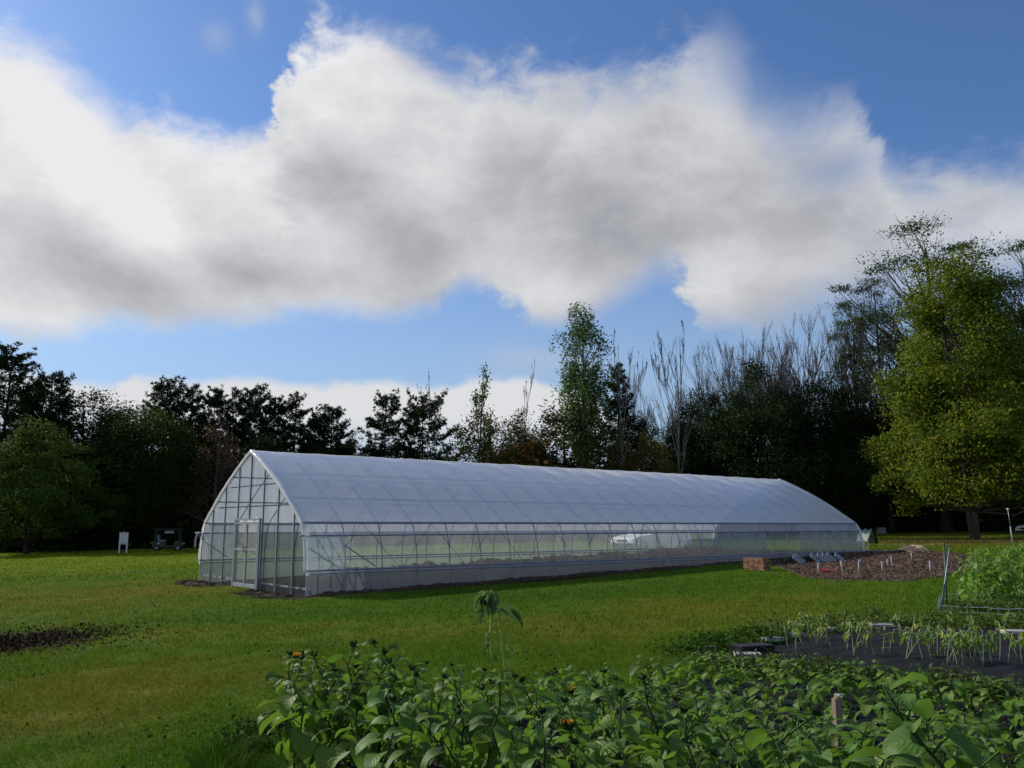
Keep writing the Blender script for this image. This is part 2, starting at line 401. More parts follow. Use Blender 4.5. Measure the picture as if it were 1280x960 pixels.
def grass_mat(name, blade=False):
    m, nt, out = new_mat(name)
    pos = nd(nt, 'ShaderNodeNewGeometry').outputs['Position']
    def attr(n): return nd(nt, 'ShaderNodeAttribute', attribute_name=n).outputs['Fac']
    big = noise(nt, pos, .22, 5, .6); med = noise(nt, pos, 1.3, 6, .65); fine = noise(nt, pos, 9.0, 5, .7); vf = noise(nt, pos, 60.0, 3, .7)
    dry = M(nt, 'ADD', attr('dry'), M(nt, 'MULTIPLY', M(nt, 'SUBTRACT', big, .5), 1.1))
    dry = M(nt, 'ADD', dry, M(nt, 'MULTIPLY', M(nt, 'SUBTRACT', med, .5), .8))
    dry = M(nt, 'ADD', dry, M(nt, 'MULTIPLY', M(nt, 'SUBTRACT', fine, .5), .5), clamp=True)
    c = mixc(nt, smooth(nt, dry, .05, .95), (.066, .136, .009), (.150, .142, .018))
    lush_shade = M(nt, 'ADD', attr('lush_shade'), M(nt, 'MULTIPLY', M(nt, 'SUBTRACT', med, .5), .9), clamp=True)
    c = mixc(nt, M(nt, 'MULTIPLY', smooth(nt, lush_shade, .1, .9), .8), c, (.040, .102, .007))
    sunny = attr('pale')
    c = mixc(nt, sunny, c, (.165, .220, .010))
    bare = M(nt, 'ADD', attr('bare'), M(nt, 'MULTIPLY', M(nt, 'SUBTRACT', med, .5), 1.7))
    bare = M(nt, 'ADD', bare, M(nt, 'MULTIPLY', M(nt, 'SUBTRACT', fine, .5), 1.4))
    if not blade:
        soilc = mixc(nt, smooth(nt, M(nt, 'ADD', M(nt, 'MULTIPLY', fine, .6), M(nt, 'MULTIPLY', vf, .5)), .42, .72), (.010, .008, .006), (.085, .066, .048))
        c = mixc(nt, smooth(nt, bare, .46, .56), c, soilc)
        pth = M(nt, 'ADD', attr('path'), M(nt, 'MULTIPLY', M(nt, 'SUBTRACT', med, .5), .6))
        c = mixc(nt, M(nt, 'MULTIPLY', smooth(nt, pth, .35, .75), .85), c, (.26, .19, .12))
        lit = M(nt, 'ADD', attr('litter'), M(nt, 'MULTIPLY', M(nt, 'SUBTRACT', fine, .5), .8))
        c = mixc(nt, M(nt, 'MULTIPLY', smooth(nt, lit, .3, .8), .8), c, (.10, .052, .028))
        sh = M(nt, 'ADD', M(nt, 'MULTIPLY', fine, .9), M(nt, 'MULTIPLY', vf, .7))
        c = mixc(nt, smooth(nt, sh, .45, 1.15), tuple(x * .55 for x in (1, 1, 1)), (1.35, 1.35, 1.3)) if False else c
        mul = nd(nt, 'ShaderNodeMapRange', {'Value': sh, 'From Min': .5, 'From Max': 1.1, 'To Min': .55, 'To Max': 1.35}).outputs[0]
        c2 = nd(nt, 'ShaderNodeVectorMath', {0: c, 'Scale': mul}, operation='SCALE').outputs[0]
        h = M(nt, 'ADD', M(nt, 'MULTIPLY', fine, .6), M(nt, 'MULTIPLY', vf, .5))
        principled(nt, out, Base_Color=c2, Roughness=.95, Specular_IOR_Level=.03, Normal=bump(nt, h, 1.0, .06))
    else:
        rnd = nd(nt, 'ShaderNodeNewGeometry').outputs['Random Per Island']
        mul = nd(nt, 'ShaderNodeMapRange', {'Value': rnd, 'From Min': 0.0, 'From Max': 1.0, 'To Min': .6, 'To Max': 1.6}).outputs[0]
        c2 = nd(nt, 'ShaderNodeVectorMath', {0: c, 'Scale': mul}, operation='SCALE').outputs[0]
        b = nd(nt, 'ShaderNodeBsdfPrincipled', {'Base Color': c2, 'Roughness': .85, 'Specular IOR Level': .04})
        t = nd(nt, 'ShaderNodeBsdfTranslucent', {'Color': c2})
        mx = nd(nt, 'ShaderNodeMixShader', {0: .35, 1: b.outputs[0], 2: t.outputs[0]})
        nt.links.new(mx.outputs[0], out.inputs[0])
    return m

# ------------------------------------------------------------------ where the lawn is worn, lush, bare; some tones paint in shade or sun
GA = R(90) - .911                     # heading of the greenhouse's long axis from +X
GH = Vector((-5.828, 24.464, 0))
gd = Vector((math.sin(.911), math.cos(.911), 0)); gn = Vector((-math.cos(.911), math.sin(.911), 0))
GL, GW = 29.26, 9.19
def gpt(s, t, z=0.0): return GH + gd * s + gn * t + Vector((0, 0, z))
def ell(u, v, ru, rv):
    c = ground(u, v); a = ground(u + ru, v); b0 = ground(u, v - rv); b1 = ground(u, v + rv)
    return c.x, c.y, (a - c).length, abs(b0.y - b1.y) / 2
def gauss(x, y, e, p=1.0):
    return np.exp(-((((x - e[0]) / e[2]) ** 2 + ((y - e[1]) / e[3]) ** 2) ** p))
def seg_dist(x, y, a, b):
    ax, ay = a[0], a[1]; dx, dy = b[0] - ax, b[1] - ay
    t = np.clip(((x - ax) * dx + (y - ay) * dy) / (dx * dx + dy * dy), 0, 1)
    return np.hypot(x - ax - t * dx, y - ay - t * dy)
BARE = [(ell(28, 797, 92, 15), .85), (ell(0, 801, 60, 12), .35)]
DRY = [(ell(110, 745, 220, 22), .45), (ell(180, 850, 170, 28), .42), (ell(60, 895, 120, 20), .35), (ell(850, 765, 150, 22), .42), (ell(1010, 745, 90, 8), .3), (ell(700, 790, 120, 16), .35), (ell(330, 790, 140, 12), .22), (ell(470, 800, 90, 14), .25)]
LUSH_SHADE = [(ell(650, 746, 230, 12), .75), (ell(290, 770, 110, 9), .55), (ell(200, 900, 160, 40), .2), (ell(1000, 775, 160, 16), .25), (ell(860, 728, 120, 10), .5), (ell(1110, 745, 90, 12), .3), (ell(120, 785, 60, 8), .4), (ell(470, 770, 120, 10), .35)]  # darker greens; the bands beside the greenhouse paint in its cast shadow
LINE_A, LINE_B = ground(-40, 724), ground(262, 711)
PATH_A, PATH_B = ground(1095, 681), ground(1420, 675)
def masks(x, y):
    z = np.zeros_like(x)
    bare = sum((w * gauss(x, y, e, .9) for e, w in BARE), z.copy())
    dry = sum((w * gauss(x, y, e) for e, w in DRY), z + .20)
    lush_shade = sum((w * gauss(x, y, e) for e, w in LUSH_SHADE), z.copy())
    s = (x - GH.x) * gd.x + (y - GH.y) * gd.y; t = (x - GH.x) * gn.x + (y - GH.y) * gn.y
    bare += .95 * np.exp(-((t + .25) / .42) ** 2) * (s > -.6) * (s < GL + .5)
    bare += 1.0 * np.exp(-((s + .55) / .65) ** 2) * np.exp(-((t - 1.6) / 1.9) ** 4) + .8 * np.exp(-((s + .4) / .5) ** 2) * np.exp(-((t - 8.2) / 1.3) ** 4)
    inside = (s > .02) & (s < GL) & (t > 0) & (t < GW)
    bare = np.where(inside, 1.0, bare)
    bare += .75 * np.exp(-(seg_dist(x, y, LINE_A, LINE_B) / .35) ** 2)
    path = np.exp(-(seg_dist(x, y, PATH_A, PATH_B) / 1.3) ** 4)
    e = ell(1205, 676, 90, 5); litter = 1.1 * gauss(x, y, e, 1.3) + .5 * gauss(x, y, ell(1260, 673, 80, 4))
    pale = .75 / (1 + np.exp(-(y - 40) / 3.5)) * (1 / (1 + np.exp((x - 5) / 6)))  # far left lawn made paler, its sunlight put into the colour
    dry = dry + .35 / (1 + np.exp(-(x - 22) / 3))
    return dict(bare=bare, dry=dry, lush_shade=lush_shade, path=path, litter=litter, pale=pale)

rel_rng = RNG(5)
WV = [(rel_rng.uniform(.15, 1.6), rel_rng.uniform(0, 6.28), rel_rng.uniform(0, 6.28)) for _ in range(14)]
def relief(x, y):
    h = 0
    for k, a, ph in WV: h = h + .014 / (k ** .6) * np.sin(k * (x * math.cos(a) + y * math.sin(a)) + ph)
    return h * .7
def GR(x, y): return float(G(x, y) + relief(x, y))

def lines(a, b, step, far, growth=1.25):
    v = list(np.arange(a, b + 1e-6, step)); st = step
    lo, hi = [a], [b]
    while hi[-1] < far: st *= growth; hi.append(hi[-1] + st); lo.append(lo[-1] - st)
    return np.array(sorted(set(lo[1:] + v + hi[1:])))
xs = lines(-34, 46, .4, 420); ys = lines(1, 74, .33, 420)
X, Y = np.meshgrid(xs, ys)
MT['lawn'] = grass_mat('lawn'); MT['blades'] = grass_mat('grass_blades', True)
nx, ny = len(xs), len(ys)
idx = np.arange(nx * ny).reshape(ny, nx)
q = np.stack([idx[:-1, :-1], idx[:-1, 1:], idx[1:, 1:], idx[1:, :-1]], -1).reshape(-1, 4)
lz = G(X, Y) + relief(X, Y)
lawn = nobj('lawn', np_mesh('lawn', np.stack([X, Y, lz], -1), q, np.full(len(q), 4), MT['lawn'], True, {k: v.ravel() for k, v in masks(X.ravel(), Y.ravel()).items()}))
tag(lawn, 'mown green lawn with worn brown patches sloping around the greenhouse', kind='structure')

# fabric beds in world coordinates
BK = Vector((-2.02, 7.6, 0))                     # far left corner of the sunflower bed
def bpt(a, b, z=0.0):
    p = BK + gd * a - gn * b
    return Vector((p.x, p.y, float(G(p.x, p.y)) + z))
SEED = [ground(*p) for p in ((918, 822), (962, 806), (1000, 795), (1105, 787), (1200, 790), (1330, 794), (1420, 800), (1420, 905), (1280, 872), (1190, 860), (1050, 846), (945, 830))]
def in_poly(x, y, poly):
    r = np.zeros(np.shape(x), bool); n = len(poly)
    for i in range(n):
        a, b = poly[i], poly[(i + 1) % n]
        c = ((a.y > y) != (b.y > y)) & (x < (b.x - a.x) * (y - a.y) / (b.y - a.y + 1e-12) + a.x)
        r ^= c
    return r
BED = [bpt(-.1, -.05), bpt(4.0, -.1), ground(905, 852), ground(1050, 868), ground(1200, 888), ground(1420, 918), bpt(8.5, 6), bpt(-.1, 6)]
MULCH = [ground(*p) for p in ((968, 700), (990, 694), (1060, 690), (1100, 688), (1150, 689), (1205, 694), (1240, 704), (1215, 716), (1180, 723), (1140, 728), (1085, 729), (1040, 728), (1000, 722), (985, 713), (965, 706))]

# grass blades: real blades over the near lawn, thinning with distance
def grass_blades(n, y0, y1, h, w, seed):
    rng = RNG(seed)
    y = y0 + (y1 - y0) * rng.rand(n) ** 1.0; x = (rng.rand(n) * 2 - 1) * (.74 * y + 1.2)
    clump = np.sin(x * 3.1 + 2 * np.sin(y * 1.7)) * np.sin(y * 2.9 + 1.5 * np.sin(x * 2.2)) + rng.normal(size=n) * .6
    keep = clump > -.75
    keep &= ~in_poly(x, y, BED) & ~in_poly(x, y, SEED) & ~in_poly(x, y, MULCH)
    mk = masks(x, y)
    keep &= (mk['bare'] + rng.normal(size=n) * .10 + .22 * np.sin(x * 2.3 + 2 * np.sin(y * 3.1)) * np.sin(y * 4.7 + x) < .5) | (rng.rand(n) < .10) & (mk['bare'] < .97) & (x < -4) & (y < 19)
    s = (x - GH.x) * gd.x + (y - GH.y) * gd.y; t = (x - GH.x) * gn.x + (y - GH.y) * gn.y
    keep &= ~((s > -.1) & (t > -.3) & (t < GW + .3) & (s < GL + .2))
    x, y, clump = x[keep], y[keep], clump[keep]; n = len(x)
    z = G(x, y) + relief(x, y)
    a = rng.rand(n) * 6.28; hh = h * (.55 + .7 * rng.rand(n)) * (1 + .3 * np.clip(clump, -1, 1)); lean = rng.normal(size=(n, 2)) * .45 * hh[:, None]
    dx, dy = np.cos(a) * w, np.sin(a) * w
    b0 = np.stack([x - dx, y - dy, z - .005], -1); b1 = np.stack([x + dx, y + dy, z - .005], -1)
    tip = np.stack([x + lean[:, 0], y + lean[:, 1], z + hh], -1)
    V = np.stack([b0, b1, tip], 1).reshape(-1, 3)
    mk = masks(x, y)
    return np_mesh('grass', V, np.arange(3 * n), np.full(n, 3), MT['blades'], False, {k: np.repeat(mk[k], 3) for k in ('dry', 'lush_shade', 'pale', 'bare')})
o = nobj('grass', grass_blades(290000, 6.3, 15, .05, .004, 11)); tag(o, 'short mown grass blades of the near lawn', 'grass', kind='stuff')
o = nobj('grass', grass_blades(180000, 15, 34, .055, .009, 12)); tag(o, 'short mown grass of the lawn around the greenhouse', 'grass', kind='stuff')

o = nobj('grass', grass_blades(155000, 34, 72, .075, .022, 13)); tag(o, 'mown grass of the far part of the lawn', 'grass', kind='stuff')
rng = RNG(15); n = 16000; y = 7 + 25 * rng.rand(n); x = (rng.rand(n) * 2 - 1) * (.64 * y + .5)
k = (np.sin(x * 1.3 + 2 * np.sin(y * .7)) * np.sin(y * 1.1 + x * .4) + rng.normal(size=n) * .3 > .35) & ~in_poly(x, y, BED) & ~in_poly(x, y, SEED) & ~in_poly(x, y, MULCH) & (masks(x, y)['bare'] < .4)
k &= ~(((x - GH.x) * gd.x + (y - GH.y) * gd.y > -.2) & ((x - GH.x) * gn.x + (y - GH.y) * gn.y > -.4))
CLOVER = (x[k], y[k])
# ------------------------------------------------------------------ greenhouse
def film_mat(name, clear, glossy, haze=(.80, .83, .86), translucent=.5, streak=True, rough=.18, wrinkle=.5, tint=(.97, .98, .98)):
    m, nt, out = new_mat(name)
    tc = nd(nt, 'ShaderNodeTexCoord').outputs['Object']
    st = nd(nt, 'ShaderNodeMapping', {'Vector': tc, 'Scale': (1.0, 1.0, .35)}).outputs[0]
    n1 = noise(nt, st, 1.6, 6, .6); n2 = noise(nt, tc, 9.0, 5, .6)
    wr = bump(nt, M(nt, 'ADD', n1, M(nt, 'MULTIPLY', n2, .25)), wrinkle, .05)
    tr = nd(nt, 'ShaderNodeBsdfTransparent', {'Color': (*tint, 1)})
    df = nd(nt, 'ShaderNodeBsdfDiffuse', {'Color': (*haze, 1), 'Normal': wr})
    tl = nd(nt, 'ShaderNodeBsdfTranslucent', {'Color': (*haze, 1), 'Normal': wr})
    dt = nd(nt, 'ShaderNodeMixShader', {0: translucent, 1: df.outputs[0], 2: tl.outputs[0]})
    cl = M(nt, 'ADD', clear, M(nt, 'MULTIPLY', M(nt, 'SUBTRACT', n1, .5), .35 if streak else .06), clamp=True)
    a = nd(nt, 'ShaderNodeMixShader', {0: cl, 1: dt.outputs[0], 2: tr.outputs[0]})
    gl = nd(nt, 'ShaderNodeBsdfGlossy', {'Color': (1, 1, 1, 1), 'Roughness': rough, 'Normal': wr})
    ge = nd(nt, 'ShaderNodeNewGeometry')
    cs = M(nt, 'ABSOLUTE', nd(nt, 'ShaderNodeVectorMath', {0: ge.outputs['Normal'], 1: ge.outputs['Incoming']}, operation='DOT_PRODUCT').outputs['Value'])
    fr = M(nt, 'ADD', .035, M(nt, 'MULTIPLY', M(nt, 'POWER', M(nt, 'SUBTRACT', 1.0, cs, None, True), 5.0), .9))
    b = nd(nt, 'ShaderNodeMixShader', {0: M(nt, 'MULTIPLY', fr, glossy, None, True), 1: a.outputs[0], 2: gl.outputs[0]})
    nt.links.new(b.outputs[0], out.inputs[0])
    return m
MT['roof_film'] = film_mat('roof_film', .06, 1.3, (.98, .985, 1.0), .44, False, .14, .16)
MT['clear_film'] = film_mat('clear_film', .76, .8, (.66, .70, .70), .5)
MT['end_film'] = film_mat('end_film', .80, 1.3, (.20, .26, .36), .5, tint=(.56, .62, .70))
MT['hazy_film'] = film_mat('hazy_film', .58, .7, (.42, .45, .48), .45)
MT['skirt_film'] = film_mat('skirt_film', .42, .35, (.72, .76, .84), .5)
MT['flap_film'] = film_mat('flap_film', .55, .9, (.75, .78, .82), .5)
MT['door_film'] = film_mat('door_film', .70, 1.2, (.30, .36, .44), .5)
MT['seam_film'] = film_mat('seam_film', .12, 1.0, (.92, .93, .95), .4)

PROF = [(.0, -.3), (.0, .73), (.03, 1.2), (.17, 1.71), (.36, 2.08), (1.05, 2.56), (2.15, 3.25), (3.48, 3.94), (4.2, 4.27)]
def prof_points(n_sub=5):
    """the gothic arch of a hoop, near wall to far wall, as smooth (t, z) points"""
    full = PROF + [(GW / 2, 4.43)] + [(GW - t, z) for t, z in reversed(PROF)]
    P = [np.array(p) for p in full]; res = []
    for i in range(len(P) - 1):
        p0, p1, p2, p3 = P[max(i - 1, 0)], P[i], P[i + 1], P[min(i + 2, len(P) - 1)]
        for k in range(n_sub):
            u = k / n_sub
            if i in (0, len(P) - 2, len(PROF) - 1, len(PROF)): q_ = p1 + (p2 - p1) * u
            else: q_ = .5 * (2 * p1 + (p2 - p0) * u + (2 * p0 - 5 * p1 + 4 * p2 - p3) * u * u + (3 * p1 - p0 - 3 * p2 + p3) * u ** 3)
            res.append((float(q_[0]), float(q_[1])))
    res.append(full[-1]); return res
ARCH = prof_points()
AT_ = np.array(ARCH)
def arch_z(t):
    h = AT_[len(AT_) // 2 - 45:len(AT_) // 2 + 46] if False else AT_
    pts = [p for p in ARCH if p[1] > 1.0]
    for (t0, z0), (t1, z1) in zip(pts, pts[1:]):
        if t0 <= t <= t1 and t1 > t0: return z0 + (z1 - z0) * (t - t0) / (t1 - t0)
    return pts[0][1]

gh = empty('greenhouse', GH, GA)
tag(gh, 'long arched greenhouse covered in translucent white plastic film on the lawn', 'greenhouse')
def lg(s, t):
    p = gpt(s, t); return float(G(p.x, p.y)) - GH.z
NB, SP_ = 24, GL / 24
hoop_mb = MB(); hoop_mb.tube([(0, t, z) for t, z in ARCH], .020, 6)
hoop_me = hoop_mb.mesh('hoop', MT['steel'], True)
for k in range(NB + 1):
    o = bpy.data.objects.new('hoop', hoop_me); link(o, gh); o.location = (min(max(k * SP_, .03), GL - .03), 0, 0)
def rail(name, t, z, r, m, s0=0.0, s1=GL):
    b = MB(); b.tube([(s0, t, z), (s1, t, z)], r, 6); return b.build(name, m, gh, True)
rail('ridge_purlin', GW / 2, 4.31, .03, MT['steel'])
for t in (1.55, 3.0): 
    rail('purlin', t, arch_z(t) - .06, .028, MT['steel']); rail('purlin', GW - t, arch_z(t) - .06, .028, MT['steel'])
for sgn in (0, 1):
    f_ = (lambda t: GW - t) if sgn else (lambda t: t)
    rail('eave_rail', f_(.30), 2.085, .032, MT['blue_steel'], -.02, GL + .02)
    rail('hip_rail', f_(.13), 1.715, .028, MT['blue_steel'], -.15, GL + .1)
    rail('base_rail', f_(-.045), .735, .03, MT['blue_steel'], 0, GL)
    rail('roll_up_pipe', f_(-.05), .64, .024, MT['blue_steel'], .1, GL - .1)
    b_ = []
    for k in range(0, NB - 1, 2):
        s_ = (k + 1.5) * SP_
        b = MB(); b.tube([((k + .5) * SP_ + .05, f_(-.07), .74), ((k + 1.23) * SP_, f_(.075), 1.71), (s_, f_(.255), 2.085), ((k + 1.77) * SP_, f_(.075), 1.71), ((k + 2.5) * SP_ - .05, f_(-.07), .74)], .007, 4)
        b.build('brace_cable', MT['rope'], gh)
    for k in (0, 1):
        b = MB(); b.tube([(k * SP_ + .05, f_(.14), 1.42), (k * SP_ + 1.0, f_(.05), .82)], .022, 5); b.build('corner_brace', MT['steel'], gh)

def sheet(name, pts_fn, nu, nv, m, sm=True, uvs=None):
    V = []; F = []
    for i in range(nu + 1):
        for j in range(nv + 1): V.append(pts_fn(i / nu, j / nv))
    for i in range(nu):
        for j in range(nv):
            a = i * (nv + 1) + j; F.append((a, a + nv + 1, a + nv + 2, a + 1))
    b = MB(); b.add(V, F); return b.build(name, m, gh, sm)
roof_prof = [p for p in ARCH if p[1] >= 2.06]
rp_len = len(roof_prof) - 1
def roof_fn(u, v):
    s = -.04 + u * (GL + .08); k = v * rp_len; i = min(int(k), rp_len - 1); fr = k - i
    t = roof_prof[i][0] * (1 - fr) + roof_prof[i + 1][0] * fr; z = roof_prof[i][1] * (1 - fr) + roof_prof[i + 1][1] * fr
    bay = math.sin(math.pi * ((s / SP_) % 1.0))
    out = .036 - .014 * bay + .007 * math.sin(s * 2.3 + t * 3.1) * math.sin(t * 1.7 + s * .6) + .008 * math.sin(s * 7.1 + t * 2.3) * math.exp(-min(s, GL - s) / 1.2)
    cx, cz = t - GW / 2, z - 1.0; l = math.hypot(cx, cz)
    return (s, t + cx / l * out, z + cz / l * out)
sheet('roof_film', roof_fn, NB * 6, rp_len, MT['roof_film'])
for sgn in (0, 1):
    f_ = (lambda t: GW - t) if sgn else (lambda t: t)
    low = [(-.03, .60), (-.03, .75), (-.005, 1.2), (.135, 1.70)]
    def cur(u, v):
        k = v * 3; i = min(int(k), 2); fr = k - i
        t = low[i][0] + (low[i + 1][0] - low[i][0]) * fr; z = low[i][1] + (low[i + 1][1] - low[i][1]) * fr
        s = u * GL
        return (s, f_(t - .02 + .012 * math.sin(s * 5.1 + z * 3) * math.sin(z * 4 + s)), z)
    sheet('side_curtain', cur, NB * 4, 9, MT['clear_film'])
    def skirt(u, v):
        z = 1.69 + .42 * v; t = float(np.interp(z, [1.69, 1.85, 2.0, 2.11], [.145, .225, .30, .36])); s = u * GL
        return (s, f_(t - .034 + .008 * math.sin(s * 4 + z * 9)), z)
    sheet('skirt_film', skirt, NB * 4, 5, MT['skirt_film'])
    def kick(u, v):
        s = u * GL; g = lg(s, f_(0)); return (s, f_(-.032), (g - .05) + v * (.72 - g + .05))
    sheet('kick_panel', kick, NB, 1, MT['hazy_film'], False)
    def flap(u, v):
        k = v * 3; i = min(int(k), 2); fr = k - i
        t = low[i][0] + (low[i + 1][0] - low[i][0]) * fr; z = low[i][1] + (low[i + 1][1] - low[i][1]) * fr
        return (-.02 + u * 1.25, f_(t - .045 + .012 * math.sin(u * 7 + z * 5)), z)
    sheet('film_flap', flap, 10, 9, MT['flap_film'])
# end walls: studs, girts, film, doors
tops = [p for p in ARCH if p[1] >= -.2]
DT0, DT1, DH = 3.50, 5.55, 2.16
for end in (0, 1):
    s = .03 if end == 0 else GL - .03
    so_ = .066 if end == 0 else GL - .066
    for t in (1.0, 2.22, 3.42, 5.66, 6.88, 8.1):
        b = MB(); b.box((s, t, (arch_z(t) - .1) / 2 + .0), (.045, .04, arch_z(t) + .05)); b.build('stud', MT['steel'], gh)
    b = MB(); b.box((s, GW / 2, (4.3 + DH) / 2), (.05, .05, 4.3 - DH)); b.build('stud', MT['steel'], gh)
    for z in (2.02, 2.62, 3.3):
        ts = [t for t, zz in tops if zz >= z]; a, c = min(ts), max(ts)
        segs = [(a, DT0), (DT1, c)] if z < DH else [(a, c)]
        for q0, q1 in segs:
            b = MB(); b.box((s + (.10 if end == 0 else -.10), (q0 + q1) / 2, z), (.04, q1 - q0, .04)); b.build('girt', MT['steel'], gh)
    for q0, q1 in ((0.02, DT0), (DT1, GW - .02)):
        b = MB(); b.box((s + (.055 if end == 0 else -.055), (q0 + q1) / 2, .22), (.04, q1 - q0, .05)); b.build('sill_rail', MT['white_alu'], gh)
    # film: columns from the ground to the arch, wrinkled, with the doorway left out
    V = []; F = []
    cols = np.unique(np.concatenate([np.linspace(0.0, GW, 70), [DT0, DT1]]))
    nz = 26
    for t in cols:
        zt = arch_z(min(max(t, .002), GW - .002)); zb = lg(s, t) - .04
        door = DT0 - 1e-6 <= t <= DT1 + 1e-6
        if t < .37: zt = float(np.interp(t, [0, .03, .17, .37], [1.1, 1.25, 1.71, 2.12]))
        if t > GW - .37: zt = float(np.interp(GW - t, [0, .03, .17, .37], [1.1, 1.25, 1.71, 2.12]))
        for j in range(nz + 1):
            z = zb + (zt - zb) * j / nz
            w_ = .005 * math.sin(t * 9 + z * 1.3) * math.sin(z * 2.1 + t) + .003 * math.sin(t * 31)
            V.append((so_ + w_, t, z))
    for i in range(len(cols) - 1):
        for j in range(nz):
            a = i * (nz + 1) + j
            tm = (cols[i] + cols[i + 1]) / 2; zm = (V[a][2] + V[a + 1][2]) / 2
            if DT0 < tm < DT1 and zm < DH: continue
            F.append((a, a + nz + 1, a + nz + 2, a + 1))
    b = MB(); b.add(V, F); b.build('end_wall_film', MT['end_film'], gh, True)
    # gathered film seam that laps round the end hoop
    V = []; rr = RNG(3 + end)
    b = MB(); pr = [p for p in ARCH if p[1] > .55]
    ring = []
    for i, (t, z) in enumerate(pr):
        wv = .05 + .035 * rr.rand()
        cx, cz = t - GW / 2, z - .8; l = math.hypot(cx, cz); cx /= l; cz /= l
        sg = -1 if end == 0 else 1
        so2 = 0 if end == 0 else GL
        ring.append([(so2 + sg * (-.10), t + cx * .05, z + cz * .05), (so2 + sg * .03, t + cx * (.06 + rr.rand() * .02), z + cz * .06), (so2 + sg * (.06 + rr.rand() * .02), t + cx * (.01), z + cz * .01), (so2 + sg * .05, t - cx * wv, z - cz * wv)])
    b.add([p for r_ in ring for p in r_], [(i * 4 + j, i * 4 + j + 1, i * 4 + 5 + j, i * 4 + 4 + j) for i in range(len(ring) - 1) for j in range(3)])
    b.build('film_seam', MT['seam_film'], gh, True)
# double door on the near end
for q0, q1 in ((DT0 + .03, (DT0 + DT1) / 2 - .008), ((DT0 + DT1) / 2 + .008, DT1 - .03)):
    zb = lg(0, (q0 + q1) / 2) + .03; w_ = q1 - q0; h_ = DH - .04 - zb; tm = (q0 + q1) / 2
    b = MB(); sx = -.055
    for t in (q0 + .025, q1 - .025): b.box((sx, t, zb + h_ / 2), (.045, .05, h_))
    for z, hh in ((zb + .06, .12), (zb + 1.2, .06), (zb + h_ - .035, .07)): b.box((sx, tm, z), (.043, w_ - .10, hh))
    d_ = b.build('door', MT['white_alu'], gh)
    b = MB(); b.add([(sx, q0 + .05, zb + .05), (sx, q1 - .05, zb + .05), (sx, q1 - .05, zb + h_ - .04), (sx, q0 + .05, zb + h_ - .04)], [(0, 1, 2, 3)]); b.build('door_panel', MT['door_film'], d_)
    b = MB(); hq = q1 - .05 if q0 < 4.4 else q0 + .05
    b.tube([(sx - .025, hq, zb + 1.12), (sx - .08, hq, zb + 1.13), (sx - .08, hq, zb + 1.27), (sx - .025, hq, zb + 1.28)], .012, 6); b.build('handle', MT['rope'], d_)
b = MB()
for t in (DT0 - .05, DT1 + .05): b.box((-.05, t, DH / 2 + .02), (.06, .09, DH + .1))
b.box((-.05, (DT0 + DT1) / 2, DH + .03), (.055, DT1 - DT0, .07)); b.build('door_frame', MT['steel'], gh)
for t_, w_ in ((-.25, .36), (GW + .2, .4)):
    b = MB(); b.box((-.08, t_, 1.735), (.07, w_, .05)); b.build('rail_end', MT['white_alu'], gh)

# bare earth: berm along the greenhouse, beds inside
m, nt, out = new_mat('garden_soil')
tc = nd(nt, 'ShaderNodeTexCoord').outputs['Object']; n1 = noise(nt, tc, 6, 8, .7); n2 = noise(nt, tc, 30, 5, .7)
principled(nt, out, Base_Color=mixc(nt, n1, (.04, .029, .021), (.12, .085, .06)), Roughness=.95, Specular_IOR_Level=.1, Normal=bump(nt, M(nt, 'ADD', n1, n2), 1.0, .06))
MT['soil'] = m
def berm(name, path, width, height, seed, label, n=200, inside=False):
    rng = RNG(seed); V = []; F = []; m_ = 9
    P = [Vector(p) for p in path]
    L = [0]
    for a, b in zip(P, P[1:]): L.append(L[-1] + (b - a).length)
    for i in range(n + 1):
        d = L[-1] * i / n; j = max(k for k in range(len(P) - 1) if L[k] <= d + 1e-9); f = (d - L[j]) / (L[j + 1] - L[j])
        c = P[j].lerp(P[j + 1], f); t = (P[j + 1] - P[j]).normalized(); s = Vector((-t.y, t.x, 0))
        amp = height * (.35 + .5 * abs(math.sin(d * .9 + seed)) + .5 * rng.rand()); e = min(1, i / 6, (n - i) / 6)
        ww = width * (.75 + .4 * rng.rand())
        for k in range(m_):
            q_ = k / (m_ - 1) * 2 - 1
            p = c + s * (q_ * ww / 2 * (.3 + .7 * e)) + Vector((rng.normal() * .02, rng.normal() * .02, 0))
            z = float(G(p.x, p.y)) - .03 + (amp * e + .02) * (1 - q_ * q_) * (.7 + .6 * rng.rand()) * 1.0
            V.append((p.x, p.y, z + (.015 if abs(q_) < .9 else 0)))
    for i in range(n):
        for k in range(m_ - 1):
            a = i * m_ + k; F.append((a, a + m_, a + m_ + 1, a + 1))
    b = MB(); b.add(V, F); o = b.build(name, MT['soil'], None, False); tag(o, label, kind='structure'); return o
berm('soil_berm', [gpt(.0, -.22), gpt(GL, -.22)], .5, .07, 1, 'low ragged bank of turned soil along the long side of the greenhouse', 330)
berm('soil_berm', [gpt(-.55, .1), gpt(-.55, 3.2)], 1.0, .05, 2, 'dug brown soil in front of the end wall right of the door', 90)
berm('soil_berm', [gpt(-.4, 6.2), gpt(-.4, 9.9)], .8, .08, 3, 'heap of dug soil at the left corner of the end wall', 90)
for i, t in enumerate((2.0, 4.6, 7.2)):
    berm('soil_bed', [gpt(4, t), gpt(GL - 1.0, t)], 1.9, .12 if t < 7 else .26, 5 + i, 'raised dark soil bed running along inside the greenhouse', 220)

